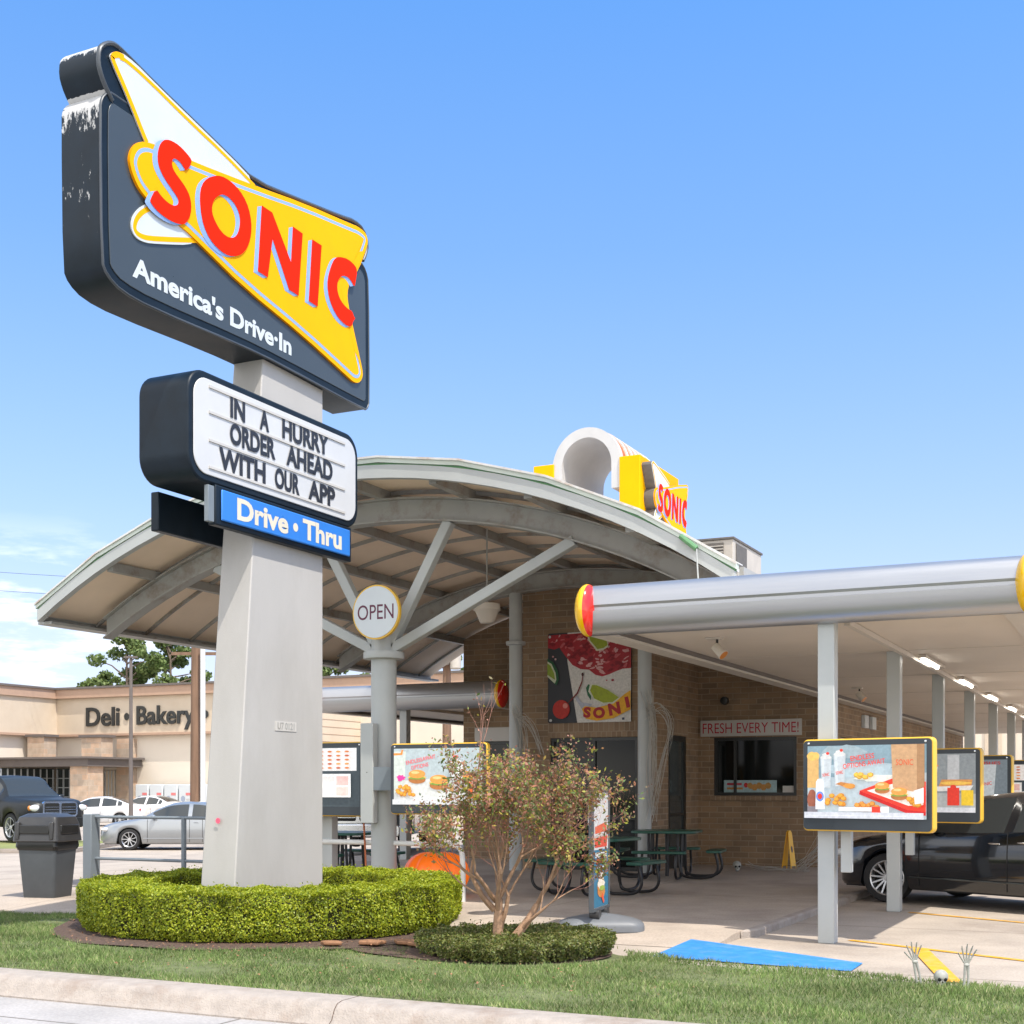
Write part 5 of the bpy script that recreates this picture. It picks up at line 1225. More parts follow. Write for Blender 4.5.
# ================================================================== VEHICLES
KINDS = {
 'sedan': dict(L=4.75, W=1.82, top=[(0, .60), (.06, .70), (.35, .82), (.8, .90), (1.25, .97), (1.6, 1.17), (2.0, 1.37), (2.3, 1.43), (2.8, 1.45), (3.2, 1.41), (3.6, 1.29), (4.0, 1.13), (4.3, 1.07), (4.62, 1.04), (4.75, .92)],
               belt=[(0, .56), (.35, .73), (.9, .84), (1.3, .92), (2.4, .95), (3.6, 1.0), (4.3, .98), (4.75, .86)], sill=.20, ra=.37, rw=.325, ax=(.93, 3.68), ws=(1.26, 2.05), rg=(3.15, 4.02), sw=(1.62, 3.78), pil=[(2.68, 2.80), (3.50, 3.56)], roofw=.60),
 'pickup': dict(L=5.8, W=2.02, top=[(0, .95), (.04, 1.10), (.3, 1.20), (1.0, 1.26), (1.45, 1.30), (1.8, 1.55), (2.2, 1.84), (2.5, 1.90), (3.3, 1.90), (3.6, 1.82), (3.75, 1.36), (4.0, 1.35), (5.7, 1.35), (5.8, 1.30)],
               belt=[(0, .92), (.3, 1.06), (1.4, 1.18), (3.7, 1.28), (5.8, 1.28)], sill=.42, ra=.46, rw=.41, ax=(1.05, 4.55), ws=(1.47, 2.25), rg=(3.58, 3.76), sw=(1.8, 3.62), pil=[(2.6, 2.72)], roofw=.66),
 'suv': dict(L=4.8, W=1.9, top=[(0, .75), (.06, .88), (.4, 1.02), (1.1, 1.12), (1.6, 1.38), (2.1, 1.66), (2.6, 1.73), (4.0, 1.69), (4.4, 1.55), (4.7, 1.10), (4.8, .95)],
               belt=[(0, .70), (.4, .92), (1.1, 1.05), (3.8, 1.12), (4.8, .92)], sill=.26, ra=.40, rw=.36, ax=(.95, 3.75), ws=(1.12, 2.12), rg=(4.15, 4.68), sw=(1.5, 4.25), pil=[(2.45, 2.56), (3.4, 3.5)], roofw=.66),
}
def car(name, label, cat, x, y, z, heading, paint, kind='sedan', steer=0.0, detail=True, front='sedan', group=None, spokes=10):
    K = KINDS[kind]; L_, W_ = K['L'], K['W']; hw = W_ / 2
    t = thing(name, label, cat, (x, y, z), heading, group)
    us = sorted(set([round(v, 3) for v in np.arange(0, L_ + .001, .06)] + [0.02, L_ - .02, L_] + [p for q in K['pil'] for p in q] + list(K['ws']) + list(K['rg']) + list(K['sw'])))
    us = [u for u in us if u <= L_]
    def plan(u):
        return hw * interp([(0, .66), (.10, .80), (.35, .93), (.8, .985), (1.6, 1.0), (L_ - 1.2, 1.0), (L_ - .4, .95), (L_ - .08, .86), (L_, .74)], u)
    def sec(u):
        top, be = interp(K['top'], u), interp(K['belt'], u); be = min(be, top - .03); w_ = plan(u)
        zb = K['sill'] + (.08 if (u < .12 or u > L_ - .12) else 0)
        for ax_ in K['ax']:
            if abs(u - ax_) < K['ra']: zb = max(zb, K['rw'] + math.sqrt(K['ra']**2 - (u - ax_)**2) - .01)
        zb = min(zb, be - .12)
        gh = min(1, max(0, (top - be - .03) / .40)); wr = w_ * (.90 - (.90 - K['roofw'] / .91) * gh)
        return [(w_ - .05, zb), (w_ - .005, zb + .05), (w_, max(zb + .08, zb + (be - zb) * .55)), (w_ - .012, be - .05), (w_ - .035, be), (wr, top - .055 * gh - .012), (wr - .09, top - .012 * gh - .002), (0, top + .018)]
    mb = MB(); rows = [sec(u) for u in us]; ns = 8
    vs = []
    for u, r_ in zip(us, rows):
        X = L_ / 2 - u
        vs += [(X, -a, b) for a, b in r_] + [(X, a, b) for a, b in r_[:-1][::-1]]
    n = 15
    fp, fg = [], []
    for i in range(len(us) - 1):
        um = (us[i] + us[i + 1]) / 2
        for j in range(n - 1):
            jj = j if j < 7 else 13 - j      # 0..6 band index
            f = (i * n + j, (i + 1) * n + j, (i + 1) * n + j + 1, i * n + j + 1)
            glass = False
            if jj == 4 and K['sw'][0] < um < K['sw'][1] and not any(a < um < b for a, b in K['pil']) and rows[i][6][1] - rows[i][4][1] > .10: glass = True
            if jj >= 6 and (K['ws'][0] < um < K['ws'][1] or K['rg'][0] < um < K['rg'][1]): glass = True
            (fg if glass else fp).append(f)
    fp += [[j for j in range(n)], [(len(us) - 1) * n + j for j in range(n)][::-1]]
    mb.add(vs, fp, paint); bd = mb.build('body', t, world=False, angle=50)
    g = MB(); g.add(vs, fg, 'carglass'); go = g.build('windows', t, world=False, angle=50)
    # drop the unused verts of the glass mesh
    import bmesh
    bm = bmesh.new(); bm.from_mesh(go.data); bmesh.ops.delete(bm, geom=[v for v in bm.verts if not v.link_faces], context='VERTS'); bm.to_mesh(go.data); bm.free()
    mb = MB(); mb.box((-L_ / 2 + .15, -hw + .22, K['sill'] - .02), (L_ / 2 - .15, hw - .22, .62 if kind != 'pickup' else .95), 'under'); mb.build('underbody', t, world=False)
    # wheels
    rw = K['rw']
    for ax_, st in ((K['ax'][0], steer), (K['ax'][1], 0)):
        for s in (-1, 1):
            Mw_ = Matrix.Translation((L_ / 2 - ax_, s * (hw - .13), rw)) @ Matrix.Rotation(st, 4, 'Z') @ Matrix.Scale(s, 4, (0, 1, 0))
            mb = MB(); wr_ = .105
            mb.lathe([(rw * .70, -wr_), (rw * .93, -wr_), (rw * .985, -wr_ * .75), (rw, -wr_ * .3), (rw, wr_ * .3), (rw * .985, wr_ * .75), (rw * .93, wr_), (rw * .72, wr_ * 1.02), (rw * .70, wr_ * .9)], (0, 0, 0), 'tyre', 40, axis='y', M4=Mw_, caps=False)
            ty = mb.build('wheel', t, world=False, angle=40)
            mb = MB(); mb.lathe([(rw * .72, wr_ * .95), (rw * .69, wr_ * .99), (rw * .655, wr_ * .9), (rw * .62, wr_ * .35), (rw * .60, -wr_ * .2)], (0, 0, 0), 'rimm', 40, axis='y', M4=Mw_, caps=False)
            mb.lathe([(0, wr_ * .82), (rw * .13, wr_ * .80), (rw * .16, wr_ * .6)], (0, 0, 0), 'rimm', 16, axis='y', M4=Mw_, caps=False)
            for k_ in range(spokes):
                a = 2 * PI * k_ / spokes
                mb.beam(tuple(Mw_ @ Vector((math.sin(a) * rw * .12, wr_ * .66, math.cos(a) * rw * .12))), tuple(Mw_ @ Vector((math.sin(a + .12) * rw * .66, wr_ * .80, math.cos(a + .12) * rw * .66))), rw * .065, .02, 'rimm', up=tuple(Mw_.to_3x3() @ Vector((0, 1, 0))))
            mb.build('rim', ty, world=False)
            mb = MB(); mb.lathe([(0, -wr_ * .15), (rw * .6, -wr_ * .15)], (0, 0, 0), 'under', 24, axis='y', M4=Mw_, caps=False); mb.build('brake', ty, world=False)
    # seams, handles, mirrors, lamps
    def along(u, off=.003):
        r_ = sec(u)[1:5]; return [(L_ / 2 - u, a + off, b) for a, b in r_]
    for s in (-1, 1):
        mb = MB()
        for u in (K['ws'][0] + .22, K['pil'][0][0] + .06, K['rg'][0] - .02 if kind != 'pickup' else 3.6):
            mb.tube([(a, s * b, c) for a, b, c in along(u)], .006, 'under', 4)
        mb.build('door_seam', t, world=False)
        for u in (K['pil'][0][0] - .12, K['rg'][0] - .2 if kind != 'pickup' else 3.45):
            mb = MB(); mb.ell((L_ / 2 - u, s * (plan(u) - .005), interp(K['belt'], u) - .13), (.085, .018, .012), 'chrome' if paint == 'carblack' else paint, 12, 8)
            mb.build('door_handle', t, world=False)
        mb = MB(); u = K['ws'][0] + .42; zb = interp(K['belt'], u) + .07
        mb.ell((L_ / 2 - u, s * (hw + .07), zb), (.07, .11, .075), paint, 14, 10); mb.beam((L_ / 2 - u, s * (hw - .06), zb - .05), (L_ / 2 - u, s * (hw + .02), zb - .02), .05, .03, 'under'); mb.build('wing_mirror', t, world=False)
        mb = MB()
        if front == 'pickup':
            mb.ell((L_ / 2 - .07, s * (hw * .72), .97), (.06, .17, .10), 'lamp_clear', 16, 10); mb.ell((L_ / 2 - .12, s * (hw * .86), .97), (.06, .06, .08), 'amber', 10, 8)
        else:
            zz = interp(K['belt'], .25) - .06
            Mh = Matrix.Translation((L_ / 2 - .24, s * (hw * .80), zz)) @ Matrix.Rotation(-s * R(38), 4, 'Z')
            mb.ell((0, 0, 0), (.07, .22, .07), 'lamp_clear', 16, 10, M4=Mh)
        mb.build('headlight', t, world=False)
        mb = MB(); zz = interp(K['belt'], L_ - .2) - .10; Mh = Matrix.Translation((-L_ / 2 + .13, s * hw * .78, zz)) @ Matrix.Rotation(s * R(30), 4, 'Z')
        mb.ell((0, 0, 0), (.055, .20, .075), 'lamp_red', 14, 8, M4=Mh); mb.build('tail_light', t, world=False)
    mb = MB()
    if front == 'pickup':
        mb.prism(rrect(-.54, .72, .54, 1.16, .10), ((L_ / 2, 0, 0), (0, 1, 0), (0, 0, 1), (1, 0, 0)), -.08, .03, 'chrome')
        for s in (-1, 1):
            mb.prism(rrect(*((-.49, .77, -.035, 1.11) if s < 0 else (.035, .77, .49, 1.11)), .05), ((L_ / 2 + .031, 0, 0), (0, 1, 0), (0, 0, 1), (1, 0, 0)), 0, .004, 'under')
            for q in range(3): mb.box((L_ / 2 + .036, s * .47 if s < 0 else .05, .84 + q * .075), (L_ / 2 + .042, -.05 if s < 0 else .47, .855 + q * .075), 'chrome')
        mb.build('grille', t, world=False)
        mb = MB(); mb.prism(rrect(-hw * .93, .42, hw * .93, .70, .10), ((L_ / 2, 0, 0), (0, 1, 0), (0, 0, 1), (1, 0, 0)), -.15, .08, 'chrome' if paint != 'carcharcoal' else 'carcharcoal'); mb.build('bumper', t, world=False, bevel=.02)
    else:
        zz = K['sill'] + .12
        mb.prism(rrect(-.40, zz, .40, zz + .13, .04), ((L_ / 2, 0, 0), (0, 1, 0), (0, 0, 1), (1, 0, 0)), -.03, .012, 'under'); mb.prism(rrect(-.30, zz + .2, .30, zz + .30, .03), ((L_ / 2, 0, 0), (0, 1, 0), (0, 0, 1), (1, 0, 0)), -.05, .006, 'under')
        mb.build('grille', t, world=False)
    mb = MB()
    for s in (-1, 1): mb.tube([(L_ / 2 - u, s * (plan(u) + .004), K['sill'] + .16) for u in np.arange(K['ax'][0] + K['ra'] + .05, K['ax'][1] - K['ra'] - .05, .2)], .012, 'carglass' if paint == 'carblack' else paint, 5)
    mb.build('side_moulding', t, world=False)
    return t
HB = R(180 - 27.5)
# black car: near front wheel stands at about (-3.18, 17.9)
fx, fy = math.cos(HB), math.sin(HB); lx, ly = -fy, fx   # forward and left
ox, oy = 4.75 / 2 - .93, .91 - .13                        # wheel position in the car: forward ox, to the left oy
car('parked_car', 'glossy black car parked nose-in under the right canopy behind the first two columns', 'car', -3.14 - fx * ox - lx * oy, 17.88 - fy * ox - ly * oy, 0, HB, 'carblack', 'sedan', steer=R(18), spokes=14)
car('parked_car', 'silver sedan parked across the lane, seen behind the grey pylon', 'car', -26.95, 32.5, -.38, math.atan2(-.4353, -.9003) + R(2), 'carsilver', 'sedan', spokes=9)
car('pickup_truck', 'charcoal pickup truck with chrome cross grille parked on the far left', 'pickup truck', -34.3, 32.6, -.20, math.atan2(-.28, .96), 'carcharcoal', 'pickup', front='pickup', spokes=6).scale = (1.1, 1.1, 1.1)
car('pickup_truck', 'pale grey pickup truck cut by the left edge of the photo, front end showing', 'pickup truck', -33.6, 27.2, -.36, math.atan2(-.28, .96), 'carsilver', 'pickup', front='pickup', spokes=6)
car('parked_car', 'white sedan with red tail lamp parked in front of the store entrance', 'car', -47.3, 50.6, -.38, math.atan2(-.4353, -.9003), 'carwhite', 'sedan', spokes=8)
car('parked_car', 'second white car, to the right of the white sedan by the store', 'car', -50.2, 57.6, -.38, math.atan2(-.4353, -.9003) + R(-20), 'carwhite', 'sedan', spokes=8)
car('parked_car', 'grey-blue pickup truck parked under the left canopy behind the menu board', 'pickup truck', -16.9, 27.6, -.0, R(-68), 'cargrey', 'pickup', front='pickup', spokes=6)


# ================================================================== BACKGROUND
S_ = thing('grocery_store', 'long tan grocery store with cornice and stone piers across the car park', 'building', (-55, 65, -.38))
gy = -.4
mb = MB(); mb.box((-64.3, 65, gy), (-34, 90, 5.0), 'store_cream'); mb.box((-84, 54, gy), (-64.3, 90, 5.0), 'store_cream'); mb.build('wall', S_)
mb = MB()
mb.box((-64.2, 64.7, 4.95), (-34, 90, 7.25), 'store_tan'); mb.box((-84, 53.7, 4.95), (-64.0, 90, 7.25), 'store_tan'); mb.build('upper_wall', S_)
mb = MB()
mb.box((-64.2, 64.6, 4.80), (-34, 65, 4.945), 'store_cap'); mb.box((-64.3, 53.6, 4.80), (-63.9, 64.6, 4.945), 'store_cap'); mb.build('band', S_)
mb = MB()
mb.box((-64.1, 64.45, 7.252), (-34, 90, 7.82), 'store_cap'); mb.box((-84, 53.45, 7.252), (-63.85, 90, 7.82), 'store_cap')
mb.box((-64.0, 64.35, 7.822), (-34, 90, 7.95), 'store_dk'); mb.box((-84, 53.35, 7.822), (-63.75, 90, 7.95), 'store_dk'); mb.build('cornice', S_)
# entrance canopy
mb = MB(); mb.box((-72, 60.2, 2.80), (-57.1, 64.9, 3.26), 'store_dk'); mb.box((-72.2, 60.0, 3.262), (-56.9, 64.9, 3.38), 'store_dk')
mb.build('entrance_canopy', S_)
for a, b in (((-58.7, 60.4, gy), (-57.3, 61.7, 2.80)), ((-58.8, 64.5, gy), (-57.6, 64.99, 4.6)), ((-63.8, 62.0, 3.385), (-62.4, 63.0, 4.7)), ((-59.9, 62.6, 3.385), (-58.3, 63.6, 4.62))):
    mb = MB(); mb.box(a, b, 'stone')
    if a[2] > 3: mb.box((a[0] - .15, a[1] - .1, b[2] + .002), (b[0] + .15, b[1] + .1, b[2] + .16), 'store_dk')
    mb.build('stone_pier', S_, smooth=False)
mb = MB(); mb.box((-64.2, 64.85, gy), (-60.3, 64.98, 2.74), 'glass_grey'); w1 = mb.build('window', S_)
mb = MB()
for i in range(8): mb.box((-64.1 + i * .54, 64.75, gy), (-64.03 + i * .54, 64.845, 2.7), 'swhite')
for z in (.3, .9, 1.5, 2.1): mb.box((-64.1, 64.74, z), (-60.3, 64.8, z + .05), 'swhite')
mb.build('window_grid', w1)
mb = MB(); mb.box((-64.298, 57.5, gy), (-64.22, 64.7, 2.74), 'glass_grey'); w1 = mb.build('window', S_)
mb = MB()
for i in range(14): mb.box((-64.218, 57.5 + i * .54, gy), (-64.15, 57.57 + i * .54, 2.7), 'swhite')
for z in (.3, .9, 1.5, 2.1): mb.box((-64.217, 57.5, z), (-64.16, 64.7, z + .05), 'swhite')
mb.build('window_grid', w1)
mb = MB(); mb.box((-60.1, 64.9, gy), (-58.95, 64.98, 2.6), 'store_tan')
for i in range(5): mb.box((-60.1 + i * .27, 64.84, gy), (-60.06 + i * .27, 64.898, 2.6), 'swhite')
mb.build('door', S_)
mb = MB(); fs_ = FY(64.68)
def letr(w_, x0, x1, z0, z1, b=.02): text(mb, w_, fs_, x0, z0, x1, z1, .01, 'frame_dk', bold=b, thick=.08)
letr('Deli', -61.45, -58.7, 5.42, 6.62); 
mb.flat(ellp(-58.1, 5.98, .22, .24, 14), fs_, .06, 'frame_dk')
letr('Bakery', -57.3, -52.75, 5.08, 6.62)
mb.flat(ellp(-51.9, 5.98, .22, .24, 14), fs_, .06, 'frame_dk'); mb.build('lettering', S_, merge=False)
lbs = ['leftmost', 'second from left', 'third from left', 'fourth from left', 'fifth from left']
for i in range(5):
    x = -55.9 + i * 1.12
    t = thing('ice_chest', 'white printed chest in the row along the store wall, %s' % lbs[i], 'ice chest', (x, 63.9, gy), group='white chests along the store wall')
    mb = MB(); mb.box((x - .5, 63.5, gy + .35), (x + .5, 64.6, 1.72), 'swhite'); mb.build('cabinet', t, bevel=.04)
    mb = MB(); art(mb, ((x - .45, 63.495, .2), (1, 0, 0), (0, 0, 1), (0, -1, 0)), .9, 1.3, [('e', .32, .5, .18, .14, (.3, .35, .45)), ('r', .55, .66, .95, .78, (.65, .2, .2)), ('r', .58, .45, .9, .5, (.5, .5, .5))], step=.003); mb.build('print', t, merge=False)
# building behind the left canopy
S2 = thing('far_building', 'tan and cream single-storey building seen under the left canopy', 'building', (-36, 62, -.3))
mb = MB(); mb.box((-41.5, 53, gy), (-40.2, 63.6, 6.0), 'store_tan')
for i in range(14): mb.box((-40.199, 53, .4 + i * .4), (-40.18, 63.6, .42 + i * .4), 'store_cap')
mb.build('side_wing', S2)
mb = MB(); mb.box((-40.2, 63.6, gy), (-24, 75, 6.0), 'store_cream'); mb.build('front_wall', S2)
mb = MB(); mb.box((-37.1, 63.5, .8), (-35.3, 63.62, 3.6), 'fence_grey'); mb.build('window', S2)
mb = MB(); mb.box((-41.6, 52.9, 2.6), (-40.0, 63.5, 2.85), 'store_dk'); mb.build('eave', S2)
# building closing the view under the right canopy
S3 = thing('far_building', 'cream ribbed metal building beyond the far end of the right canopy', 'building', (2, 68, 0))
mb = MB(); mb.box((-12, 66, -.3), (16, 80, 4.6), 'store_cream')
for i in range(46): mb.box((-12 + i * .6, 65.93, .2), (-11.85 + i * .6, 65.99, 4.6), 'store_tan')
mb.build('ribbed_wall', S3, smooth=False)
mb = MB(); mb.box((-12, 65.7, 1.9), (16, 65.92, 2.1), 'store_dk'); mb.build('dark_band', S3)
t = thing('board_fence', 'low brown board fence beyond the far end of the right canopy', 'fence', (1, 60, 0))
mb = MB()
for i in range(60): mb.box((-8 + i * .3, 60, 0), (-7.72 + i * .3, 60.04, 1.75 + .02 * math.sin(i * 5)), 'pole')
mb.build('board', t)

# utility poles, lamp, wires
def pole(label, x, y, h, r, z0=-.38, m='pole'):
    t = thing('utility_pole', label, 'utility pole', (x, y, z0)); mb = MB(); mb.tube([(x, y, z0), (x, y, h)], r, m, 12, rr=[r * 1.1, r * .8]); mb.build('pole', t); return t
t = pole('brown wooden utility pole with a white conduit left of the grey pylon', -33.76, 41.44, 7.2, .22)
mb = MB(); mb.tube([(-33.35, 41.35, -.38), (-33.35, 41.35, 7.0)], .10, 'rail_white', 8); mb.build('conduit', t)
mb = MB(); mb.beam((-34.6, 41.0, 6.75), (-32.8, 41.9, 6.75), .10, .12, 'pole')
mb.build('cross_arm', t)
t = pole('distant wooden utility pole with three grey transformer cans right of the round column', -27.8, 50.98, 8.6, .2)
for i, (dx, dz) in enumerate(((-.4, 6.7), (.05, 6.9), (.5, 6.7))):
    mb = MB(); mb.lathe([(.0, dz + .85), (.22, dz + .8), (.24, dz + .7), (.24, dz), (.2, dz - .05), (0, dz - .05)], (-27.8 + dx, 50.6 + dx * .5, 0), 'hvac', 14); mb.build('transformer', t)
mb = MB(); mb.beam((-28.9, 50.5, 8.2), (-26.7, 51.5, 8.2), .1, .12, 'pole'); mb.build('cross_arm', t)
t = thing('lamp_post', 'thin dark car park lamp post in front of the store lettering', 'street lamp', (-42.98, 48.09, -.38))
mb = MB(); mb.tube([(-42.98, 48.09, -.38), (-42.98, 48.09, 7.6)], .09, 'store_dk', 10, rr=[.11, .07]); mb.build('pole', t)
mb = MB(); mb.beam((-43.25, 47.95, 7.6), (-42.7, 48.2, 7.6), .2, .08, 'store_dk'); mb.build('lamp_head', t)
for i, (z0, z1) in enumerate(((15.9, 14.0), (14.6, 12.6))):
    mb = MB(); P_ = []
    for k in range(25):
        s = k / 24; P_.append((-75 + 45 * s, 55 + 18 * s, z0 + (z1 - z0) * s + 1.6 * ((2 * s - 1) ** 2 - 1) * .6 + i * .2))
    mb.tube(P_, .012, 'wire', 4); tag(mb.build('power_line'), ['upper', 'lower'][i] + ' of two thin overhead power lines crossing the sky at the left', 'power line', 'power lines')

# ================================================================== VEGETATION
def far_tree(label, x, y, h, rad, zt, seed, n=7000, leaf=.34, clumps=18, cat='tree', trunk=.28):
    rs = np.random.default_rng(seed); random.seed(seed)
    t = thing('tree', label, cat, (x, y, -.35), 0, 'trees on the skyline')
    mb = MB(); mb.tube([(x, y, -.35), (x + .2, y, zt * .6), (x, y, h * .86)], trunk, 'trunk', 8, rr=[trunk, trunk * .75, trunk * .25])
    cs = []
    for i in range(clumps):
        a = random.uniform(0, 2 * PI); s = random.uniform(0, 1); z = zt + (h - zt) * (i + .5) / clumps
        q = math.sin(PI * min(1, .18 + .80 * (i + .5) / clumps)); r_ = rad * q * random.uniform(.35, .95)
        c = (x + r_ * math.cos(a), y + r_ * math.sin(a), z); cs.append((c, rad * random.uniform(.16, .30)))
        mb.tube([(x, y, z - random.uniform(.6, 1.5)), ((x + c[0]) / 2, (y + c[1]) / 2, z - .4), c], .06, 'trunk', 5, rr=[.09, .06, .03])
    mb.build('trunk', t)
    P_ = []; per = n // clumps
    for c, r_ in cs:
        v = rs.normal(size=(per, 3)); v /= np.linalg.norm(v, axis=1)[:, None]; v *= (rs.random((per, 1)) ** .45) * r_; v[:, 2] *= .6
        P_.append(v + np.array(c))
    P_ = np.concatenate(P_); v = leaf_quads(P_, rs.uniform(.6, 1.2, len(P_)) * leaf, asp=.7)
    v -= np.array([x, y, -.35]); fast_mesh('crown', v, 4, 'treeleaf', t)
far_tree('smaller of the trees over the store roof, at the left', -88.5, 95.5, 12.2, 2.6, 8.5, 3, 2600, .42, 16)
far_tree('tall airy tree over the store roof above the word Bakery', -83.8, 93.2, 15.8, 3.6, 8.6, 4, 4600, .42, 26)
far_tree('tall airy tree over the store roof just left of the wooden pole', -80.3, 95.0, 15.6, 3.8, 8.6, 14, 4600, .42, 26)
far_tree('green tree in the gap right of the pylon above the left canopy', -61.8, 92.4, 12.3, 3.0, 8.2, 5, 4000, .42, 18)
far_tree('low green tree left of the round column above the left canopy', -58.2, 96.0, 11.8, 2.6, 8.6, 6, 5000, .5, 14)
far_tree('small green tree beside the distant transformers', -53.5, 98, 13.2, 2.8, 9.0, 8, 5000, .5, 14)
far_tree('leafy tree seen between the left canopy and the brick wall', -28.4, 60.0, 5.6, 1.7, 1.0, 9, 6000, .3, 18)
far_tree('thin green tree beyond the far end of the right canopy', -3.2, 64.0, 5.2, .5, 1.4, 10, 1500, .25, 10, trunk=.08)

# ring hedge round the pylon
def hedge_ring(name, label, cx, cy, ro, ri, h, m, nleaf, leaf, squash=1.0, seed=1):
    rs = np.random.default_rng(seed)
    t = thing(name, label, 'hedge', (cx, cy, 0))
    mb = MB(); N = 72; vs = []
    for i in range(N):
        a = 2 * PI * i / N; w1 = ro - .12; w0 = max(ri + .10, .02)
        for r_, z in ((w1 - .08, .04), (w1, .12), (w1, h - .12), (w1 - .06, h - .07), (w0 + .05, h - .07), (w0, h - .12), (w0, .04)):
            vs.append((cx + r_ * math.cos(a), cy + r_ * math.sin(a) * squash, z))
    mb.add(vs, [(i * 7 + j, ((i + 1) % N) * 7 + j, ((i + 1) % N) * 7 + j + 1, i * 7 + j + 1) for i in range(N) for j in range(6)], 'twigcore'); mb.build('branches', t)
    # leaves spread over outside, top and inside faces with bulges
    ao = 2 * PI * ro * h; at_ = PI * (ro**2 - ri**2); ai = 2 * PI * ri * h; tot = ao + at_ + ai
    P_ = []; Nn = []
    def bulge(a, z): return .022 * np.sin(a * 13 + z * 3) + .016 * np.sin(a * 29 + 2) + .008 * np.sin(a * 57 + z * 9)
    n = int(nleaf * ao / tot); a = rs.uniform(0, 2 * PI, n); z = rs.uniform(.05, h, n); under = np.clip((.16 - z) / .16, 0, 1) * .09
    r_ = ro + bulge(a, z) - under - np.abs(rs.normal(0, .035, n)) - np.clip(z - h + .05, 0, 1) * .8
    P_.append(np.stack([r_ * np.cos(a), r_ * np.sin(a), z], 1)); Nn.append(np.stack([np.cos(a), np.sin(a), .5 + 0 * a], 1))
    n = int(nleaf * at_ / tot * 1.1); a = rs.uniform(0, 2 * PI, n); r_ = np.sqrt(rs.uniform(ri**2, ro**2, n)); z = h + .02 * np.sin(a * 17 + r_ * 9) + .012 * np.sin(a * 41) - np.abs(rs.normal(0, .02, n)) + (rs.random(n) > .985) * rs.uniform(0, .06, n)
    P_.append(np.stack([r_ * np.cos(a), r_ * np.sin(a), z], 1)); Nn.append(np.stack([0 * a, 0 * a, 1 + 0 * a], 1))
    if ri > .1:
        n = int(nleaf * ai / tot); a = rs.uniform(0, 2 * PI, n); z = rs.uniform(.05, h, n); r_ = ri - bulge(a, z) + np.abs(rs.normal(0, .03, n))
        P_.append(np.stack([r_ * np.cos(a), r_ * np.sin(a), z], 1)); Nn.append(np.stack([-np.cos(a), -np.sin(a), .4 + 0 * a], 1))
    P_ = np.concatenate(P_); Nn = np.concatenate(Nn); P_[:, 1] *= squash
    # a few thin spots where the dark inside shows
    keep = rs.random(len(P_)) < .96
    for q in range(9):
        aa = rs.uniform(0, 2 * PI); zz = rs.uniform(.05, h * .7); an = np.arctan2(P_[:, 1] / squash, P_[:, 0]); dd = np.abs((an - aa + PI) % (2 * PI) - PI) * ro
        keep &= ~((dd < rs.uniform(.03, .09)) & (np.abs(P_[:, 2] - zz) < rs.uniform(.04, .12)) & (rs.random(len(P_)) < .7))
    P_ = P_[keep]; Nn = Nn[keep]
    v = leaf_quads(P_, rs.uniform(.6, 1.25, len(P_)) * leaf, Nn, .75, asp=.62)
    fast_mesh('foliage', v, 4, m, t)
hedge_ring('hedge', 'tall clipped bright green ring hedge round the foot of the grey pylon', -8.62, 11.9, 2.02, 1.32, .52, 'hedge', 190000, .026, seed=21)
hedge_ring('low_hedge', 'low dark green round hedge under the bare tree', -5.15, 10.72, .90, .0, .20, 'hedge2', 46000, .024, seed=22)

# crape myrtle
random.seed(42)
t = thing('crape_myrtle', 'spreading half-bare small tree with reddish twigs and sparse green and orange leaves', 'tree', (-5.1, 10.55, 0))
mbT = MB(); mbW = MB(); tips = []
base = Vector((-5.26, 10.56, 0))
camright = Vector((.9003, .4353, 0)); back = Vector((-.4353, .9003, 0))
def grow(p, d, ln, r_, depth, thick):
    pts = [p]; rr = [r_]; q = p.copy(); dd = d.copy(); n = 4
    for i in range(n):
        dd = (dd + Vector((random.gauss(0, .13), random.gauss(0, .13), random.gauss(0, .06) + (.085 if depth < 4 else .14)))).normalized()
        q = q + dd * ln / n; pts.append(q.copy()); rr.append(r_ * (1 - .45 * (i + 1) / n))
    (mbT if thick else mbW).tube([tuple(x) for x in pts], r_, 'bark' if thick else 'twig', 7 if thick else 4, rr=rr, caps=False)
    if depth >= 6:
        tips.append((pts, dd)); return
    if depth >= 4: tips.append((pts, dd))
    k = {0: 3, 1: 3, 2: 3, 3: 3, 4: 3, 5: 2}[depth]
    if depth in (3, 4, 5) and random.random() < .4: k += 1
    for j in range(k):
        a = random.uniform(0, 2 * PI); spread = {0: .5, 1: .62, 2: .62, 3: .55, 4: .5, 5: .5}[depth] * random.uniform(.6, 1.25)
        x = dd.cross(Vector((0, 0, 1))); 
        if x.length < .05: x = Vector((1, 0, 0))
        x.normalize(); y = dd.cross(x)
        nd = (dd + (x * math.cos(a) + y * math.sin(a)) * spread).normalized()
        if nd.z < .02: nd.z = abs(nd.z) * .4 + .05
        st = pts[-1] if j < 2 else pts[random.choice((2, 3))]
        grow(st, nd.normalized(), ln * random.uniform(.66, .86), rr[-1] * random.uniform(.62, .8), depth + 1, depth < 2)
grow(base + camright * .02, (Vector((0, 0, 1)) * .97 + camright * -.04 + back * .05).normalized(), .52, .060, 0, True)
grow(base + camright * .06, (Vector((0, 0, 1)) * .88 + camright * .36 + back * -.05).normalized(), .56, .052, 0, True)
grow(base + camright * .00 + Vector((0, 0, .02)), (Vector((0, 0, 1)) * .92 + camright * .08 + back * .2).normalized(), .54, .032, 0, True)
grow(base + Vector((0, 0, .42)) - camright * .02, (Vector((0, 0, 1)) * .65 - camright * .75 + back * .1).normalized(), .38, .030, 1, True)
grow(base + Vector((0, 0, .5)), (Vector((0, 0, 1)) * .7 - camright * .55 - back * .5).normalized(), .38, .026, 1, True)
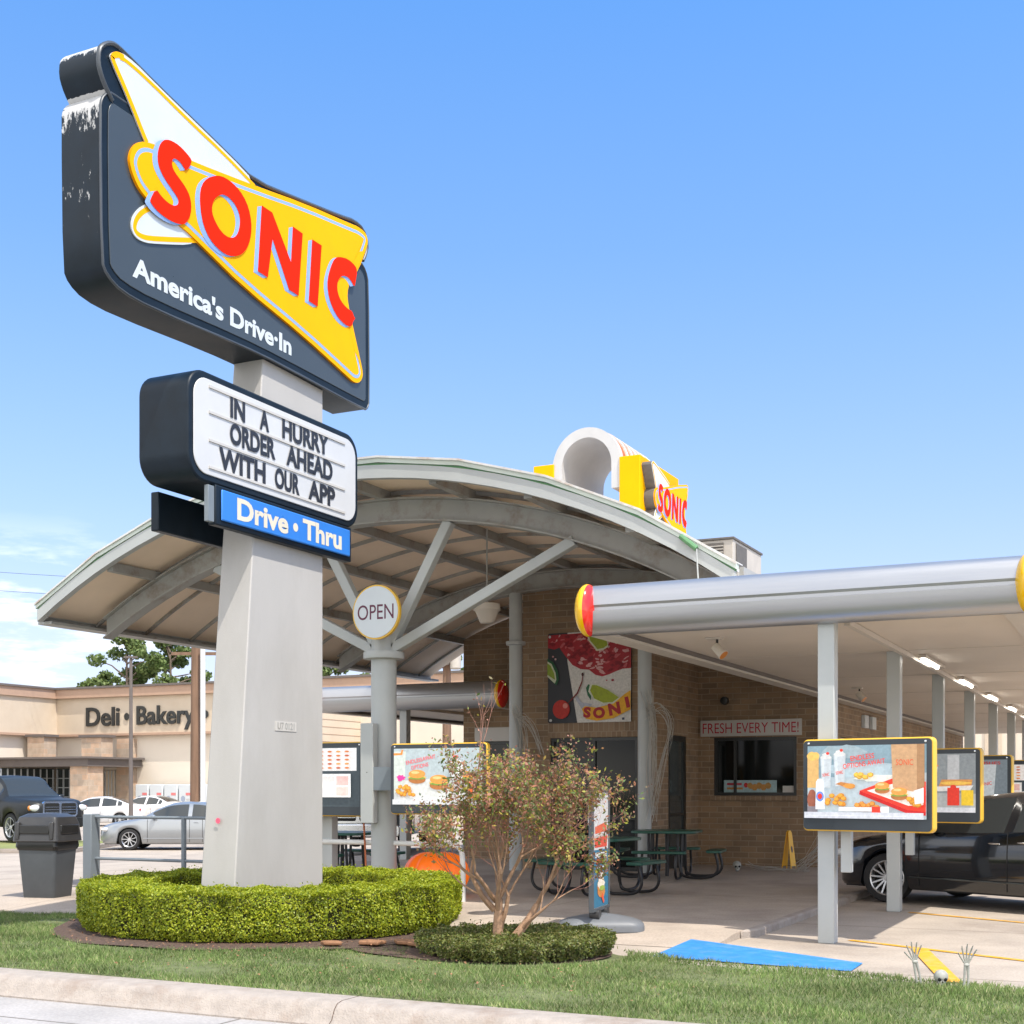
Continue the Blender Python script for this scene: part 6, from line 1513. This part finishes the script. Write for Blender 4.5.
# one long shoot standing above the crown at its left
grow(base + camright * -.15 + Vector((0, 0, 1.35)), (Vector((0, 0, 1)) - camright * .12).normalized(), .50, .010, 4, False)
mbT.build('trunk', t); mbW.build('twigs', t, merge=False, angle=80)
P_ = []; 
for pts, dd in tips:
    n = random.choice((0, 1, 2, 2, 3, 4)) if pts[-1].z > 1.15 else random.choice((2, 3, 4, 5, 6))
    for _ in range(n):
        q = pts[random.choice((2, 3, 4))]; P_.append((q.x + random.gauss(0, .02), q.y + random.gauss(0, .02), q.z + random.gauss(0, .02)))
print('myrtle tips', len(tips), 'leaves', len(P_), 'top', max(p[0][-1].z for p in tips), 'ext', min(((p[0][-1] - base).dot(camright)) for p in tips), max(((p[0][-1] - base).dot(camright)) for p in tips))
P_ = np.array(P_) - np.array([-5.1, 10.55, 0])
fast_mesh('leaves', leaf_quads(P_, rng.uniform(.6, 1.25, len(P_)) * .044, asp=.5), 4, 'mleaf', t)
sp = np.array([[p.x, p.y, p.z] for pts, dd in tips for p in pts[2:]]); sp = sp[rng.random(len(sp)) < .55] - np.array([-5.1, 10.55, 0])
sp = sp + rng.normal(0, .012, sp.shape)
fast_mesh('seed_heads', leaf_quads(sp, rng.uniform(.012, .022, len(sp)), asp=.8), 4, 'twig', t)

# lawn blades
N = 300000
x = rng.uniform(-14.5, 1.2, N); y = rng.uniform(8.03, 12.35, N)
ge = np.interp(x, np.arange(-15, 2, .05), [gedge(q) for q in np.arange(-15, 2, .05)])
clump = np.sin(x * 3.1 + 2 * np.sin(y * 2.7)) * np.sin(y * 4.3 + x) * .5 + .5
k = (y < ge + rng.normal(0, .03, N)) & (y > 8.03 + rng.random(N) * .06)
bed = ((x + 8.50) / 2.33) ** 2 + ((y - 11.78) / 2.24) ** 2 < 1
bed2 = ((x + 5.15) / 1.0) ** 2 + ((y - 10.75) / .97) ** 2 < 1
k &= ~bed & ~bed2 & (rng.random(N) < .55 + .45 * clump)
# only the wedge the street side can see
x, y, clump = x[k], y[k], clump[k]; n = len(x)
h = rng.uniform(.018, .05, n) * (.7 + .6 * clump); a = rng.uniform(0, 2 * PI, n); wd = rng.uniform(.003, .006, n); le = rng.uniform(.2, 1.0, n) * h; b = rng.uniform(0, 2 * PI, n)
z0 = .022 + .012 * np.sin(x * 2.1 + y * 3) - .005
P0_ = np.stack([x - np.cos(a) * wd, y - np.sin(a) * wd, z0], 1); P1_ = np.stack([x + np.cos(a) * wd, y + np.sin(a) * wd, z0], 1); P2_ = np.stack([x + np.cos(b) * le, y + np.sin(b) * le, z0 + h], 1)
g = fast_mesh('grass', np.stack([P0_, P1_, P2_], 1).reshape(-1, 3), 3, 'blade'); tag(g, 'short mown green grass between the kerb and the paving', 'grass', kind='stuff')
# fallen leaves in the mulch
N = 500; a = rng.uniform(0, 2 * PI, N); rr_ = rng.uniform(1.95, 2.45, N); P_ = np.stack([-8.5 + rr_ * np.cos(a), 11.78 + rr_ * np.sin(a) * .97, np.full(N, .062)], 1)
P2 = np.stack([rng.uniform(-8.0, -3.0, 240), rng.uniform(8.4, 10.2, 240), np.full(240, .055)], 1)
P_ = np.concatenate([P_, P2]); g = fast_mesh('leaf_litter', leaf_quads(P_, rng.uniform(.015, .035, len(P_)), np.tile([0, 0, 1.0], (len(P_), 1)), .3, asp=.6), 4, 'leaf_litter'); tag(g, 'small brown fallen leaves on the mulch and the grass', 'fallen leaves', kind='stuff')
random.seed(8)
for i, (x_, y_, r_) in enumerate(((-6.55, 10.55, .13), (-6.25, 10.72, .17), (-6.05, 10.62, .12), (-6.85, 10.35, .10))):
    mb = MB(); P3 = ellp(x_, y_, r_, r_ * .7, 9, jag=.25); mb.prism(P3, FZ(0), .05, .085, 'leaf_litter')
    tag(mb.build('flat_stone', bevel=.01), ['reddish flat stone in the mulch, second from the left', 'largest reddish flat stone in the mulch beside the low hedge', 'reddish flat stone in the mulch nearest the low hedge', 'reddish flat stone in the mulch, leftmost'][i], 'stone', 'flat stones in the mulch bed')
